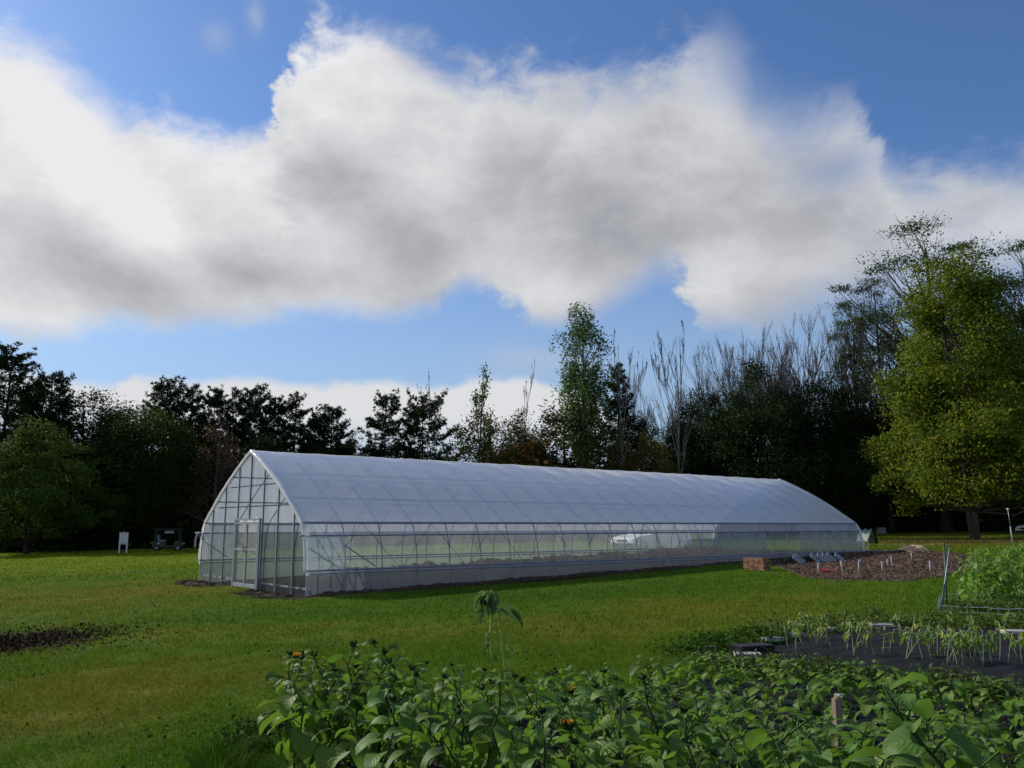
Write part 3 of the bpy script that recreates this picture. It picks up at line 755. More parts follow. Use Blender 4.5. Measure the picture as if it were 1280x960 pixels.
# ------------------------------------------------------------------ trees
LM = {}
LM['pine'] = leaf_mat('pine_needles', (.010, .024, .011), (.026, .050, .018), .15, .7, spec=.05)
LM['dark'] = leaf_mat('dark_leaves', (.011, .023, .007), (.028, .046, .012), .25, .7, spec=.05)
LM['mid'] = leaf_mat('green_leaves', (.024, .050, .010), (.058, .092, .016), .35, .65, spec=.08)
LM['locust'] = leaf_mat('blue_green_leaves', (.026, .050, .020), (.060, .090, .032), .3, .65, spec=.08)
LM['tulip'] = leaf_mat('yellow_green_leaves', (.058, .112, .010), (.190, .225, .022), .45, .6, tone=False, spec=.10, accent=(.34, .27, .02), acc=.05)
LM['poplar'] = leaf_mat('poplar_leaves', (.045, .095, .020), (.115, .175, .036), .40, .6, tone=False, spec=.1, accent=(.30, .22, .03), acc=.02)
LM['olive'] = leaf_mat('olive_leaves', (.045, .055, .014), (.10, .10, .026), .35, .55, spec=.2, accent=(.16, .11, .02), acc=.1)
LM['rust'] = leaf_mat('rusty_leaves', (.055, .030, .018), (.10, .055, .03), .3, .6, spec=.15)
LM['orange'] = leaf_mat('orange_leaves', (.075, .040, .012), (.13, .06, .016), .35, .6, spec=.15)
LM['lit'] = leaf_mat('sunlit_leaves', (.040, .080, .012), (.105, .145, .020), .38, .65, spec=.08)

def make_tree(name, trunk_mb, V, lmat, bark, sizes=None, loops=None):
    root = empty(name)
    trunk_mb.build('trunk', bark, root, True)
    if V is not None:
        nobj('crown', np_mesh('crown', V[0], V[1], V[2], lmat), root)
    return root

def trunk_line(rng, H, bend=.03, n=8, lean=(0, 0)):
    p = []; x = y = 0
    for i in range(n + 1):
        f = i / n
        p.append(Vector((x + lean[0] * f * H, y + lean[1] * f * H, f * H - .3 * (i == 0))))
        x += rng.normal() * bend * H / n; y += rng.normal() * bend * H / n
    return p
def on_line(P, f):
    k = f * (len(P) - 1); i = min(int(k), len(P) - 2); return P[i].lerp(P[i + 1], k - i)

def broadleaf(name, seed, H, Rad, prof, z0, nclus, per, sig, leaf, lmat, bark, flat=.75, lump=.28, trunk_r=None, limbs=40, multi=1, fill=.35, split=None, up=.6):
    """trunk with limbs that carry leaf clusters spread through an uneven crown"""
    rng = RNG(seed); mb = MB(); r0 = trunk_r or H * .018
    stems = []
    for k in range(multi):
        L = trunk_line(rng, H * .93, .05, 9, lean=(rng.normal() * .03 * (multi > 1), rng.normal() * .03 * (multi > 1)))
        off = Vector((rng.normal() * .25, rng.normal() * .25, 0)) * (multi > 1)
        L = [p + off for p in L]; stems.append(L)
        n = len(L); mb.tube(L, [max(.02, r0 * (1 - i / n) ** .8 * (1.25 if i == 0 else 1)) for i in range(n)], 8)
    ph = rng.rand(6) * 6.28
    C = []
    tries = 0
    while len(C) < nclus and tries < nclus * 20:
        tries += 1
        f = rng.rand(); r = prof(f)
        if rng.rand() > r: continue
        a = rng.rand() * 6.28
        lum = 1 + lump * (math.sin(2 * a + ph[0] + f * 5) * .5 + math.sin(3 * a + ph[1] - f * 9) * .35 + math.sin(5 * a + ph[2] + f * 17) * .35)
        rad = Rad * r * lum * (fill + (1 - fill) * rng.rand() ** .45)
        z = H * (z0 + (1 - z0) * f)
        C.append((rad * math.cos(a), rad * math.sin(a), z + rng.normal() * .02 * H))
    C = np.array(C)
    if split is not None: C = C[~split(C, H, Rad)]
    # limbs
    order = rng.permutation(len(C))[:limbs]
    for i in order:
        c = Vector(C[i]); L = stems[rng.randint(multi)]
        d = math.hypot(c.x, c.y); zf = min(.97, max(.10, (c.z - d * up - .4) / (H * .93)))
        a = on_line(L, zf); m_ = a.lerp(c, .5) + Vector((0, 0, -.06 * d)) + Vector((rng.normal(), rng.normal(), rng.normal())) * .05 * d
        rr = max(.025, r0 * .42 * (1 - zf * .75)); mb.tube([a, m_, c], [rr, rr * .6, .012], 5, False)
        for _ in range(2):
            e = c + Vector((rng.normal(), rng.normal(), abs(rng.normal()) * .6)) * sig * 1.6
            mb.tube([m_, m_.lerp(e, .55) + Vector((0, 0, .1 * sig)), e], [rr * .5, rr * .3, .01], 4, False)
    P = []; W = []
    for c in C:
        n = max(3, int(per * rng.uniform(.4, 1.6)))
        s = sig * rng.uniform(.6, 1.35)
        g_ = np.clip(rng.normal(size=(n, 3)), -1.55, 1.55); P.append(c + g_ * [s, s, s * flat])
    P = np.concatenate(P); n = len(P)
    N_ = np.stack([P[:, 0], P[:, 1], (P[:, 2] - H * .5)], 1); N_ /= np.linalg.norm(N_, axis=1, keepdims=True) + 1e-6
    N_ = N_ * .6 + rng.normal(size=(n, 3)) * .75 + [0, 0, .55]
    sz = leaf * rng.uniform(.6, 1.35, n)
    return make_tree(name, mb, cards(P, N_, sz, sz * .62, rng), lmat, bark)

def pine(name, seed, H, Lmax, zlo, whorls, lmat, bark, gap=.0, droop=.05, tip=.25, power=.75, dens=1.0, side=None):
    """straight stem with tiers of near level boughs that carry needle tufts"""
    rng = RNG(seed); mb = MB(); L = trunk_line(rng, H, .015, 10)
    mb.tube(L, [max(.02, H * .014 * (1 - i / 11) ** .9) for i in range(11)], 7)
    P = []; N_ = []
    for w in range(whorls):
        f = zlo + (1 - zlo) * ((w + rng.rand() * .6) / whorls)
        if rng.rand() < gap: continue
        ln0 = Lmax * max(.09, (1 - ((f - zlo) / (1 - zlo + .02))) ** power) * (1 if f > zlo + .1 else .8)
        nb = rng.randint(4, 7); a0 = rng.rand() * 6.28
        for b in range(nb):
            a = a0 + 6.28 * b / nb + rng.normal() * .25; ln = ln0 * rng.uniform(.55, 1.2)
            if side is not None: ln *= 1 + side * math.cos(a)
            base = on_line(L, min(.995, max(.05, f + rng.normal() * .022))); d = Vector((math.cos(a), math.sin(a), 0))
            rise = -droop * ln * (1 - f) + .38 * ln * f ** 2 + rng.normal() * .10 * ln
            m_ = base + d * ln * .55 + Vector((0, 0, rise * .4)); e = base + d * ln + Vector((0, 0, rise + tip * ln * .35))
            r_ = max(.015, .035 * ln / Lmax + .02); mb.tube([base, m_, e], [r_, r_ * .7, .01], 4, False)
            nt_ = max(4, int(ln * 7.5 * dens))
            for k in range(nt_):
                g = .28 + .72 * (k + rng.rand()) / nt_
                p = (base.lerp(m_, g / .55) if g < .55 else m_.lerp(e, (g - .55) / .45))
                sp = .34 * ln * (1.05 - g) + .10
                p = p + Vector((-d.y, d.x, 0)) * rng.normal() * sp + Vector((0, 0, rng.normal() * .16 + .06))
                P.append((p.x, p.y, p.z)); N_.append((d.x, d.y, 0))
    for k in range(4): P.append((L[-1].x, L[-1].y, H - .1 * k)); N_.append((0, 0, 1))
    P = np.array(P); D = np.array(N_); nt_ = len(P); K = 15
    # every tuft: thin needle blades bursting outward and up
    Q = np.repeat(P, K, 0); Dq = np.repeat(D, K, 0); n = len(Q)
    dr = Dq * .5 + rng.normal(size=(n, 3)) * [.7, .7, .55] + [0, 0, .28]; dr /= np.linalg.norm(dr, axis=1, keepdims=True)
    sd = np.cross(dr, rng.normal(size=(n, 3))); sd /= np.linalg.norm(sd, axis=1, keepdims=True) + 1e-6
    ln = rng.uniform(.22, .46, n)[:, None]; wd = rng.uniform(.028, .055, n)[:, None]
    V = np.stack([Q - sd * wd * .5, Q + dr * ln * .5 - sd * wd, Q + dr * ln, Q + dr * ln * .5 + sd * wd], 1).reshape(-1, 3)
    return make_tree(name, mb, (V, np.arange(4 * n), np.full(n, 4)), lmat, bark)

def bare_tree(name, seed, H, spread, bark, stems=1, depth=4, fork=.62, r0=.13, upright=.8, nb=(2, 4), leaves=None, low=.25, fan=.14):
    rng = RNG(seed); mb = MB(); tips = []
    def grow(p, d, ln, r, lv):
        pts = [p]; n = 4; q = p.copy(); dd = d.copy()
        for i in range(n):
            dd = (dd + Vector((rng.normal(), rng.normal(), rng.normal())) * .07 + Vector((0, 0, .10 * upright))).normalized()
            q = q + dd * ln / n; pts.append(q.copy())
        rs = [max(.010, r * (1 - (.88 if lv == 0 else .6) * i / n)) for i in range(n + 1)]
        mb.tube(pts, rs, 6 if lv == 0 else (4 if lv < 3 else 3), False)
        tips.append(pts[-1]); tips.append(pts[-2])
        if lv >= depth: return
        k = rng.randint(nb[0], nb[1] + 1) + (2 if lv == 0 else 0)
        for j in range(k):
            f = rng.uniform(low if lv == 0 else .2, 1.0); b = on_line(pts, f)
            a = rng.rand() * 6.28; side = Vector((math.cos(a), math.sin(a), 0)); side -= dd * side.dot(dd)
            nd_ = (dd * upright + side * spread * rng.uniform(.5, 1.2) + Vector((0, 0, .25))).normalized()
            grow(b, nd_, ln * fork * rng.uniform(.6, 1.1) * (1.15 - .35 * f), max(.012, r * (1 - .5 * f) * .55), lv + 1)
    for s_ in range(stems):
        d = Vector((rng.normal() * fan * (stems > 1), rng.normal() * fan * (stems > 1), 1)).normalized()
        grow(Vector((rng.normal() * .2 * (stems > 1), rng.normal() * .2 * (stems > 1), -.3)), d, H * (.74 if depth > 2 else .9) * rng.uniform(.85, 1.05), r0, 0)
    zmax = max(t.z for t in tips); k = H / zmax
    mb.v = [(x * (.5 + .5 * k), y * (.5 + .5 * k), z * k) for x, y, z in mb.v]
    V = None
    if leaves:
        cnt, size, lmat = leaves
        T = np.array([(t.x * (.5 + .5 * k), t.y * (.5 + .5 * k), t.z * k) for t in tips if t.z > zmax * .25])
        P = T[rng.randint(len(T), size=cnt)] + rng.normal(size=(cnt, 3)) * .22
        V = cards(P, rng.normal(size=(cnt, 3)) + [0, 0, .4], size * rng.uniform(.6, 1.3, cnt), size * .6 * rng.uniform(.6, 1.2, cnt), rng)
        return make_tree(name, mb, V, lmat, bark)
    return make_tree(name, mb, None, None, bark)

round_prof = lambda f: max(.12, math.sin(math.pi * min(1, (.12 + .88 * f)) ** .85)) if f < .98 else .15
cone_prof = lambda f: max(.1, (1.02 - f) ** .62 * min(1, .62 + f * 2.4))
egg_prof = lambda f: max(.1, math.sin(math.pi * (.15 + .83 * f)) ** .7)

PRO = {}
def reg(key, H, root): PRO[key] = (H, root, [0])
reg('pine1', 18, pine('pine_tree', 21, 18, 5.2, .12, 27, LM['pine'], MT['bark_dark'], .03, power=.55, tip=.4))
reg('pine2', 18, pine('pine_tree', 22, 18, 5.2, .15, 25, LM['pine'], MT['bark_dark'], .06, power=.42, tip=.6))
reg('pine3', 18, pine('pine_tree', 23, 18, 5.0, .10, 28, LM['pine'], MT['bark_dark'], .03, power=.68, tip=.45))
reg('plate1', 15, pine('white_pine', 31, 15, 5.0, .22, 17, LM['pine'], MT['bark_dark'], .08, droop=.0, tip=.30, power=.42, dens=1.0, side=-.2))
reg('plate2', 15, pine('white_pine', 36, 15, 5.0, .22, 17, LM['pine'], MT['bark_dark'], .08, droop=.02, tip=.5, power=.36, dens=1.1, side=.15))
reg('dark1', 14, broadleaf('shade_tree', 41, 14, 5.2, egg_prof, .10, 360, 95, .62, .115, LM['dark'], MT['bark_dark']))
reg('dark2', 14, broadleaf('shade_tree', 42, 14, 5.6, round_prof, .08, 370, 95, .66, .115, LM['dark'], MT['bark_dark'], lump=.4))
reg('mid1', 14, broadleaf('shade_tree', 43, 14, 4.9, egg_prof, .12, 330, 95, .62, .115, LM['mid'], MT['bark_dark'], lump=.35))
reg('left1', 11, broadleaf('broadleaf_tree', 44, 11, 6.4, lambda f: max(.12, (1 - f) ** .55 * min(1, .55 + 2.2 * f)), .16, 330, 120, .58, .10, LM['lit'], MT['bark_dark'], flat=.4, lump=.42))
reg('tulip', 20.5, broadleaf('tulip_tree', 50, 20.5, 6.2, lambda f: max(.08, (1.0 - f) ** .52 * min(1, .78 + 1.6 * f)), .135, 330, 260, .60, .11, LM['tulip'], MT['bark'], flat=.85, lump=.42, trunk_r=.22, limbs=130, multi=3, fill=.22))
reg('poplar', 15, broadleaf('poplar_tree', 51, 15, 1.85, lambda f: (.9 + .1 * math.sin(f * 20)) * min(1, .5 + 1.2 * f) if f < .72 else max(.12, ((1.03 - f) / .31) ** .7), .36, 125, 95, .36, .09, LM['poplar'], MT['bark'], flat=1.1, lump=.45, trunk_r=.17, limbs=60, up=1.6, fill=.3))
reg('olive', 9, broadleaf('leafy_tree', 52, 9, 3.2, egg_prof, .10, 170, 75, .5, .10, LM['olive'], MT['bark_dark'], lump=.4))
reg('orange', 4, broadleaf('autumn_shrub', 53, 4, 2.0, round_prof, .05, 60, 40, .4, .14, LM['orange'], MT['bark_dark'], lump=.3))
reg('rust', 12, broadleaf('rusty_tree', 54, 12, 2.5, egg_prof, .2, 140, 32, .5, .09, LM['rust'], MT['bark'], lump=.4))
def wisp(C, H, Rad):
    k = np.sin(C[:, 2] * 2.1 + C[:, 0] * .5) + .5 * np.sin(C[:, 0] * 1.3 + C[:, 1]); return k < .05
reg('locust1', 21, broadleaf('locust_tree', 61, 21, 4.6, lambda f: max(.25, math.sin(math.pi * (.12 + .75 * f)) ** .8), .30, 190, 170, .72, .085, LM['locust'], MT['bark'], flat=.28, lump=.5, limbs=110, split=wisp, up=1.1, fill=.2))
reg('locust2', 21, broadleaf('locust_tree', 62, 21, 4.2, lambda f: max(.3, math.sin(math.pi * (.1 + .7 * f)) ** .8), .35, 160, 170, .72, .085, LM['locust'], MT['bark'], flat=.28, lump=.5, limbs=100, split=wisp, up=1.2, fill=.2))
reg('bare1', 16, bare_tree('bare_tree', 71, 16, .32, MT['bark_pale'], 1, 4, .44, .10, .9, (4, 5), low=.12))
reg('bare2', 16, bare_tree('bare_tree', 72, 16, .36, MT['bark_pale'], 1, 4, .36, .10, .9, (3, 5), low=.2))
reg('bare3', 16, bare_tree('bare_tree', 73, 16, .40, MT['twig'], 7, 3, .52, .085, .95, (5, 7), low=.3, fan=.24))
reg('bare4', 16, bare_tree('bare_tree', 75, 16, .46, MT['twig'], 6, 3, .55, .085, .95, (5, 7), low=.3, fan=.27))
reg('sparse', 14, bare_tree('sparse_tree', 76, 14, .46, MT['bark'], 1, 4, .40, .14, 1.0, (3, 4), (750, .15, LM['poplar']), low=.2))

def plant_tree(key, u, v, Yd, wscale, label, cat='tree', group='trees around the field', seed=None):
    H0, proto, used = PRO[key]
    p = at(u, v, Yd); g = float(G(p.x, p.y)); k = (p.z - g) / H0
    o = proto if not used[0] else copy_tree(proto); used[0] += 1
    rr = RNG(int(u * 7 + v * 3 + Yd))
    o.location = (p.x, p.y, g - .05); o.scale = (k * wscale, k * wscale, k)
    o.rotation_euler = (0, 0, rr.rand() * 6.28 if seed is None else seed)
    tag(o, label, cat, group); return o

T = plant_tree
# left woods
LW = 'pines and shade trees of the dark wood on the left'
T('pine1', 14, 436, 84, 1.15, 'tallest dark pine at the left edge of the picture', group=LW)
T('pine2', 66, 470, 88, .95, 'dark pine with spiky top just right of the tallest left pine', group=LW)
T('dark1', 105, 492, 86, 1.1, 'dark round-topped tree left of the gap in the left wood', group=LW)
T('dark2', 42, 520, 90, 1.1, 'dark tree between the two left pines, behind the lit tree', group=LW)
T('mid1', 180, 506, 84, 1.15, 'green domed tree in the middle of the left wood', group=LW)
T('dark1', 146, 512, 90, .8, 'small dark treetop right of the notch in the left wood', group=LW)
T('pine2', 209, 479, 92, 1.0, 'broad pine with rounded top above the green domed tree', group=LW)
T('pine3', 242, 484, 93, 1.0, 'narrow pine second from the broad rounded pine', group=LW)
T('pine1', 270, 488, 92, .9, 'dark pine standing above the rusty leafless tree', group=LW)
T('pine3', 297, 489, 92, .9, 'pointed pine directly left of the greenhouse peak', group=LW)
T('pine2', 319, 487, 92, .8, 'dark pine rising right behind the greenhouse peak', group=LW)
T('pine1', 345, 498, 91, .9, 'dark pine just right of the greenhouse peak', group=LW)
T('pine3', 370, 495, 91, 1.05, 'pointed pine second right of the greenhouse peak', group=LW)
T('pine2', 416, 511, 90, 1.05, 'wide dark pine at the right end of the left wood', group=LW)
T('pine1', 395, 520, 93, .8, 'low dark pine tucked left of the wide end pine', group=LW)
T('dark2', 440, 545, 90, .6, 'small dark tree at the foot of the wide end pine', group=LW)
T('dark2', 228, 540, 82, .9, 'dark shade tree low at the front of the left wood behind the cart', group=LW)
T('dark1', 330, 545, 84, .95, 'dark shade tree hidden partly by the greenhouse gable', group=LW)
T('dark2', 130, 570, 84, .8, 'low dark tree at the wood edge behind the white sign', group=LW)
T('dark1', 400, 560, 86, .9, 'dark tree showing over the front of the greenhouse roof', group=LW)
T('rust', 273, 526, 80, 1.0, 'rusty brown half leafless tree left of the greenhouse', 'tree', LW)
T('left1', 48, 531, 71, 1.0, 'spreading green tree with sunlit top at left edge of the field', 'tree', LW)
# open middle
MG = 'trees standing behind the middle of the greenhouse'
T('plate1', 482, 497, 86, .92, 'white pine with layered boughs, left one of the two by the sky gap', 'pine tree', MG, 2.0)
T('plate2', 530, 500, 86, .82, 'white pine with dense dark top, right one of the two by the sky gap', 'pine tree', MG, .6)
T('bare2', 556, 460, 84, 1.0, 'bare slender tree right beside the second white pine', 'tree', MG)
T('sparse', 598, 452, 82, .85, 'slender tree with few scattered leaves against the low cloud', 'tree', MG)
T('olive', 612, 512, 85, .9, 'olive green tree beneath the slender sparse tree', 'tree', MG)
T('bare2', 652, 443, 84, .8, 'thin leafless tree between sparse tree and poplar', 'tree', MG, 1.0)
T('dark2', 650, 520, 88, .75, 'dark rounded bush tree at the foot of the thin bare tree', 'tree', MG)
T('orange', 664, 558, 80, 1.0, 'small orange autumn shrub above the greenhouse roof', 'shrub', MG)
T('poplar', 728, 393, 80, 1.0, 'tall narrow poplar with bright leaves and open lower limbs', 'poplar tree', MG)
T('olive', 708, 502, 83, 1.05, 'yellowish olive tree under the left side of the tall poplar', 'tree', MG, 2.2)
T('olive', 748, 540, 84, .9, 'low olive tree under the right side of the tall poplar', 'tree', MG, 4.0)
T('pine3', 772, 458, 90, .8, 'dark conifer behind the bare tree right of the poplar', 'pine tree', MG)
T('bare1', 777, 410, 80, .8, 'pale bare tree with forked stem right of the poplar', 'tree', MG, 1.0)
T('dark1', 800, 520, 90, .7, 'dark low tree between the pale bare tree and the tallest bare tree', 'tree', MG)
T('bare4', 815, 450, 92, .9, 'fine twigged bare tree left of the tallest bare tree', 'tree', MG, 3.0)
T('bare1', 842, 398, 80, .85, 'tallest pale bare tree behind the greenhouse', 'tree', MG, 3.6)
T('olive', 812, 540, 80, .7, 'pale yellow green bush tree at the foot of the tallest bare tree', 'tree', MG, 5.0)
# right woods
RW = 'trees of the dark wood on the right'
T('bare3', 905, 406, 92, 1.0, 'leafless grey tree with fan of twigs above the round dark tree, left one', group=RW, seed=1.2)
T('bare4', 935, 412, 94, .9, 'leafless grey tree directly behind the round dark tree', group=RW, seed=2.0)
T('bare3', 968, 408, 94, .9, 'leafless grey tree above the right shoulder of the round dark tree', group=RW, seed=3.1)
T('bare3', 1005, 388, 94, 1.05, 'tallest leafless grey tree left of the locusts', group=RW, seed=4.4)
T('bare4', 1035, 385, 95, .9, 'leafless grey tree touching the left locust', group=RW, seed=5.2)
T('bare4', 870, 450, 95, .8, 'short leafless tree left of the grey fan of twigs', group=RW, seed=.4)
T('dark2', 945, 460, 84, .95, 'round dark tree rising over the far end of the greenhouse', group=RW)
T('dark1', 880, 490, 90, .8, 'dark tree left of the round dark tree', group=RW)
T('dark1', 1030, 474, 84, 1.0, 'dark shade tree right of the round dark tree', group=RW)
T('mid1', 1052, 540, 80, .9, 'dark green bushy tree just left of the big yellow green tree', group=RW)
T('dark2', 1000, 555, 82, .8, 'low dark tree behind the far gable of the greenhouse', group=RW)
T('dark1', 860, 530, 86, .8, 'low dark tree over the greenhouse roof near the bare trees', group=RW)
T('dark2', 1085, 480, 90, .8, 'dark tree filling the gap behind the left locust', group=RW)
T('locust1', 1092, 345, 84, .72, 'feathery locust left of the big yellow green tree', 'locust tree', RW, 1.0)
T('locust2', 1062, 378, 88, .5, 'thin locust with airy top beside the bare trees', 'locust tree', RW, 2.0)
T('locust1', 1152, 284, 84, 1.0, 'tallest feathery locust rising behind the big yellow green tree', 'locust tree', RW, 3.6)
T('locust2', 1276, 316, 84, 1.0, 'feathery locust at the right edge of the picture', 'locust tree', RW, 4.5)
T('dark2', 1240, 362, 78, .85, 'dark tree right behind the big yellow green tree', group=RW)
T('dark1', 1290, 420, 76, 1.0, 'dark tree at the right edge behind the parked car', group=RW)
T('dark1', 1150, 480, 92, 1.1, 'dark tree hidden behind the lower crown of the yellow green tree', group=RW)
T('tulip', 1188, 312, 60.5, 1.0, 'big yellow green tree with sunlit left side in the right field', 'tree', RW, .7)

# the mass of wood behind the single trees
rng = RNG(99); P = []
for (u0, u1, Y0, Y1, h, n) in ((-900, -140, 90, 106, 13.5, 26000), (-140, 70, 92, 104, 13.5, 9000), (70, 455, 94, 106, 11.5, 15000), (455, 600, 96, 104, 6.0, 5000), (600, 860, 92, 104, 9.0, 12000), (860, 1420, 94, 108, 13.0, 26000), (1420, 2100, 90, 106, 13.5, 22000)):
    uu = rng.uniform(u0, u1, n); yy = rng.uniform(Y0, Y1, n); xx = (uu - 640) / FPX * yy * 1.0
    zz = G(xx, yy) + h * (rng.rand(n) ** .8) * (.72 + .28 * np.sin(xx * .55) * np.sin(xx * .23 + 1) + .1 * rng.normal(size=n))
    P.append(np.stack([xx, yy, zz], 1))
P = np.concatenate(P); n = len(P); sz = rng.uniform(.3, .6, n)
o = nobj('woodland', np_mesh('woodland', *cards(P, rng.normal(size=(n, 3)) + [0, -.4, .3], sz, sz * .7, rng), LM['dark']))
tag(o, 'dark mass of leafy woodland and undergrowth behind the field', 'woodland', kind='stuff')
# hedge-like undergrowth along the foot of the wood
rng = RNG(98); n = 26000; uu = rng.uniform(-600, 1900, n); yy = np.where(uu < 560, rng.normal(82, 2, n), rng.normal(88, 2.5, n)); xx = (uu - 640) / FPX * yy
zz = G(xx, yy) + 2.4 * rng.rand(n) ** 1.6 * (.6 + .4 * np.sin(xx * .8)); sz = rng.uniform(.1, .28, n)
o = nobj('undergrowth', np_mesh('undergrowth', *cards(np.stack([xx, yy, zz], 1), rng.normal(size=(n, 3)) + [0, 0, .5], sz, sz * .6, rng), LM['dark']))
tag(o, 'low dark undergrowth along the foot of the woods', 'undergrowth', kind='stuff')
# ------------------------------------------------------------------ garden plants
LM['sun'] = leaf_mat('sunflower_leaves', (.074, .155, .022), (.150, .240, .048), .42, .55, (.15, .30, .02), .24, True, (.24, .22, .04), .04)
LM['sun_big'] = leaf_mat('large_sunflower_leaves', (.074, .165, .028), (.140, .235, .054), .40, .55, (.14, .28, .02), .24, True, (.22, .22, .04), .03)
LM['bean'] = leaf_mat('pale_seedling_leaves', (.065, .155, .018), (.14, .23, .032), .45, .5, (.22, .38, .03), .3, accent=(.40, .38, .07), acc=.10)
LM['bush'] = leaf_mat('bright_bush_leaves', (.095, .20, .025), (.19, .31, .05), .5, .45, (.16, .32, .03), .4, True)
LM['weed'] = leaf_mat('weed_leaves', (.022, .060, .010), (.05, .11, .016), .3, .7, spec=.05)
LM['weed_pale'] = leaf_mat('light_weed_leaves', (.045, .09, .02), (.10, .15, .03), .35, .55, spec=.25)
LM['blade'] = leaf_mat('tall_grass_blades', (.022, .070, .008), (.055, .125, .014), .35, .8, spec=.03)
LM['wilt'] = leaf_mat('wilted_leaves', (.09, .16, .05), (.17, .25, .09), .35, .6, (.12, .2, .03), .25, True)
LM['petal'] = leaf_mat('orange_petals', (.55, .22, .01), (.75, .42, .02), .35, .5)
MT['stem'] = simple('green_stem', (.065, .11, .025), .7, 0, .35, 20, .1, .1)
MT['stem_dark'] = simple('dark_green_stem', (.032, .048, .016), .7, 0, .35, 20, .1, .1)
MT['stem_pale'] = simple('pale_stem', (.27, .33, .14), .6, 0, .2, 20, .1)
MT['stem_lime'] = simple('lime_stem', (.22, .32, .06), .55, 0, .25, 20, .1)
MT['bud'] = simple('dark_green_bud', (.024, .042, .013), .8, 0, .4, 40, .5, .06)

class Leafy:
    """collects curved heart shaped leaves with a midrib fold into one mesh"""
    def __init__(self): self.v = []; self.uv = []; self.f = []
    def leaf(self, base, heading, pitch, L, W, droop=.8, fold=.25, rng=None, wave=.08, ns=7, nt=3, roll=0.0, point=.75):
        n0 = len(self.v)
        ph = rng.rand() * 6.28 if rng is not None else 0
        h = Vector((math.cos(heading), math.sin(heading), 0)); sd0 = Vector((-h.y, h.x, 0))
        p = Vector(base); ang = pitch; ds = L / ns
        for i in range(ns + 1):
            s = i / ns
            d = h * math.cos(ang) + Vector((0, 0, math.sin(ang))); up = -h * math.sin(ang) + Vector((0, 0, math.cos(ang)))
            sd = sd0 * math.cos(roll) + up * math.sin(roll); up2 = up * math.cos(roll) - sd0 * math.sin(roll)
            w = W * 1.32 * (max(s, .015) ** .42) * ((1 - s) ** point) * (1.08 if s < .4 else 1) + .001
            for j in range(-nt, nt + 1):
                t = j / nt; at_ = abs(t)
                q = p + sd * (t * w) + up2 * (fold * at_ * w + wave * w * math.sin(ph + s * 9 + t * 2) * at_) - d * (.24 * L * at_ * at_ * (1 - s) ** 2)
                self.v.append((q.x, q.y, q.z)); self.uv.append((.5 + t * .5, s))
            p = p + d * ds; ang -= droop / ns
        c = 2 * nt + 1
        for i in range(ns):
            for j in range(2 * nt):
                a = n0 + i * c + j; self.f.append((a, a + 1, a + c + 1, a + c))
    def build(self, name, m, parent):
        f = np.array(self.f)
        return nobj(name, np_mesh(name, self.v, f.ravel(), np.full(len(f), 4), m, True, None, np.array(self.uv)), parent)

def bud_mesh(parent, p, d, r, rng, petals=0):
    b = MB(); p = Vector(p); d = Vector(d).normalized(); a = d.orthogonal().normalized(); c = d.cross(a)
    prof = [(.02, -.5), (.55, -.38), (.95, 0), (.9, .35), (.6, .6), (.01, .7)]; vs = []; S = 9
    for k in range(S):
        for q_, h in prof:
            vs.append(p + (a * math.cos(6.283 * k / S) + c * math.sin(6.283 * k / S)) * q_ * r + d * h * r)
    m_ = len(prof)
    b.add(vs, [(k * m_ + j, ((k + 1) % S) * m_ + j, ((k + 1) % S) * m_ + j + 1, k * m_ + j + 1) for k in range(S) for j in range(m_ - 1)])
    for k in range(15):      # pointed sepals standing round the head
        t = rng.rand() * 6.283; o = a * math.cos(t) + c * math.sin(t); s = d.cross(o); l = r * rng.uniform(1.0, 1.9); e = rng.uniform(.2, 1.1)
        q = p + o * r * .75; tipp = q + (o * e + d * rng.uniform(.5, 1.0)).normalized() * l
        b.add([q - s * r * .26, q + s * r * .26, (q + tipp) / 2 + s * r * .2 + o * r * .1, tipp, (q + tipp) / 2 - s * r * .2 + o * r * .1], [(0, 1, 2, 4), (4, 2, 3)])
    o_ = b.build('flower_bud', MT['bud'], parent, False)
    if petals:
        b = MB()
        for k in range(petals):
            t = rng.rand() * 6.283; o = a * math.cos(t) + c * math.sin(t); s = d.cross(o); l = r * rng.uniform(.9, 1.3)
            q = p + o * r * .45 + d * r * .5; tipp = q + (o * rng.uniform(-.2, .7) + d).normalized() * l
            b.add([q - s * r * .22, q + s * r * .22, (q + tipp) / 2 + s * r * .24, tipp, (q + tipp) / 2 - s * r * .24], [(0, 1, 2, 4), (4, 2, 3)])
        b.build('petals', LM['petal'], o_)
    return o_

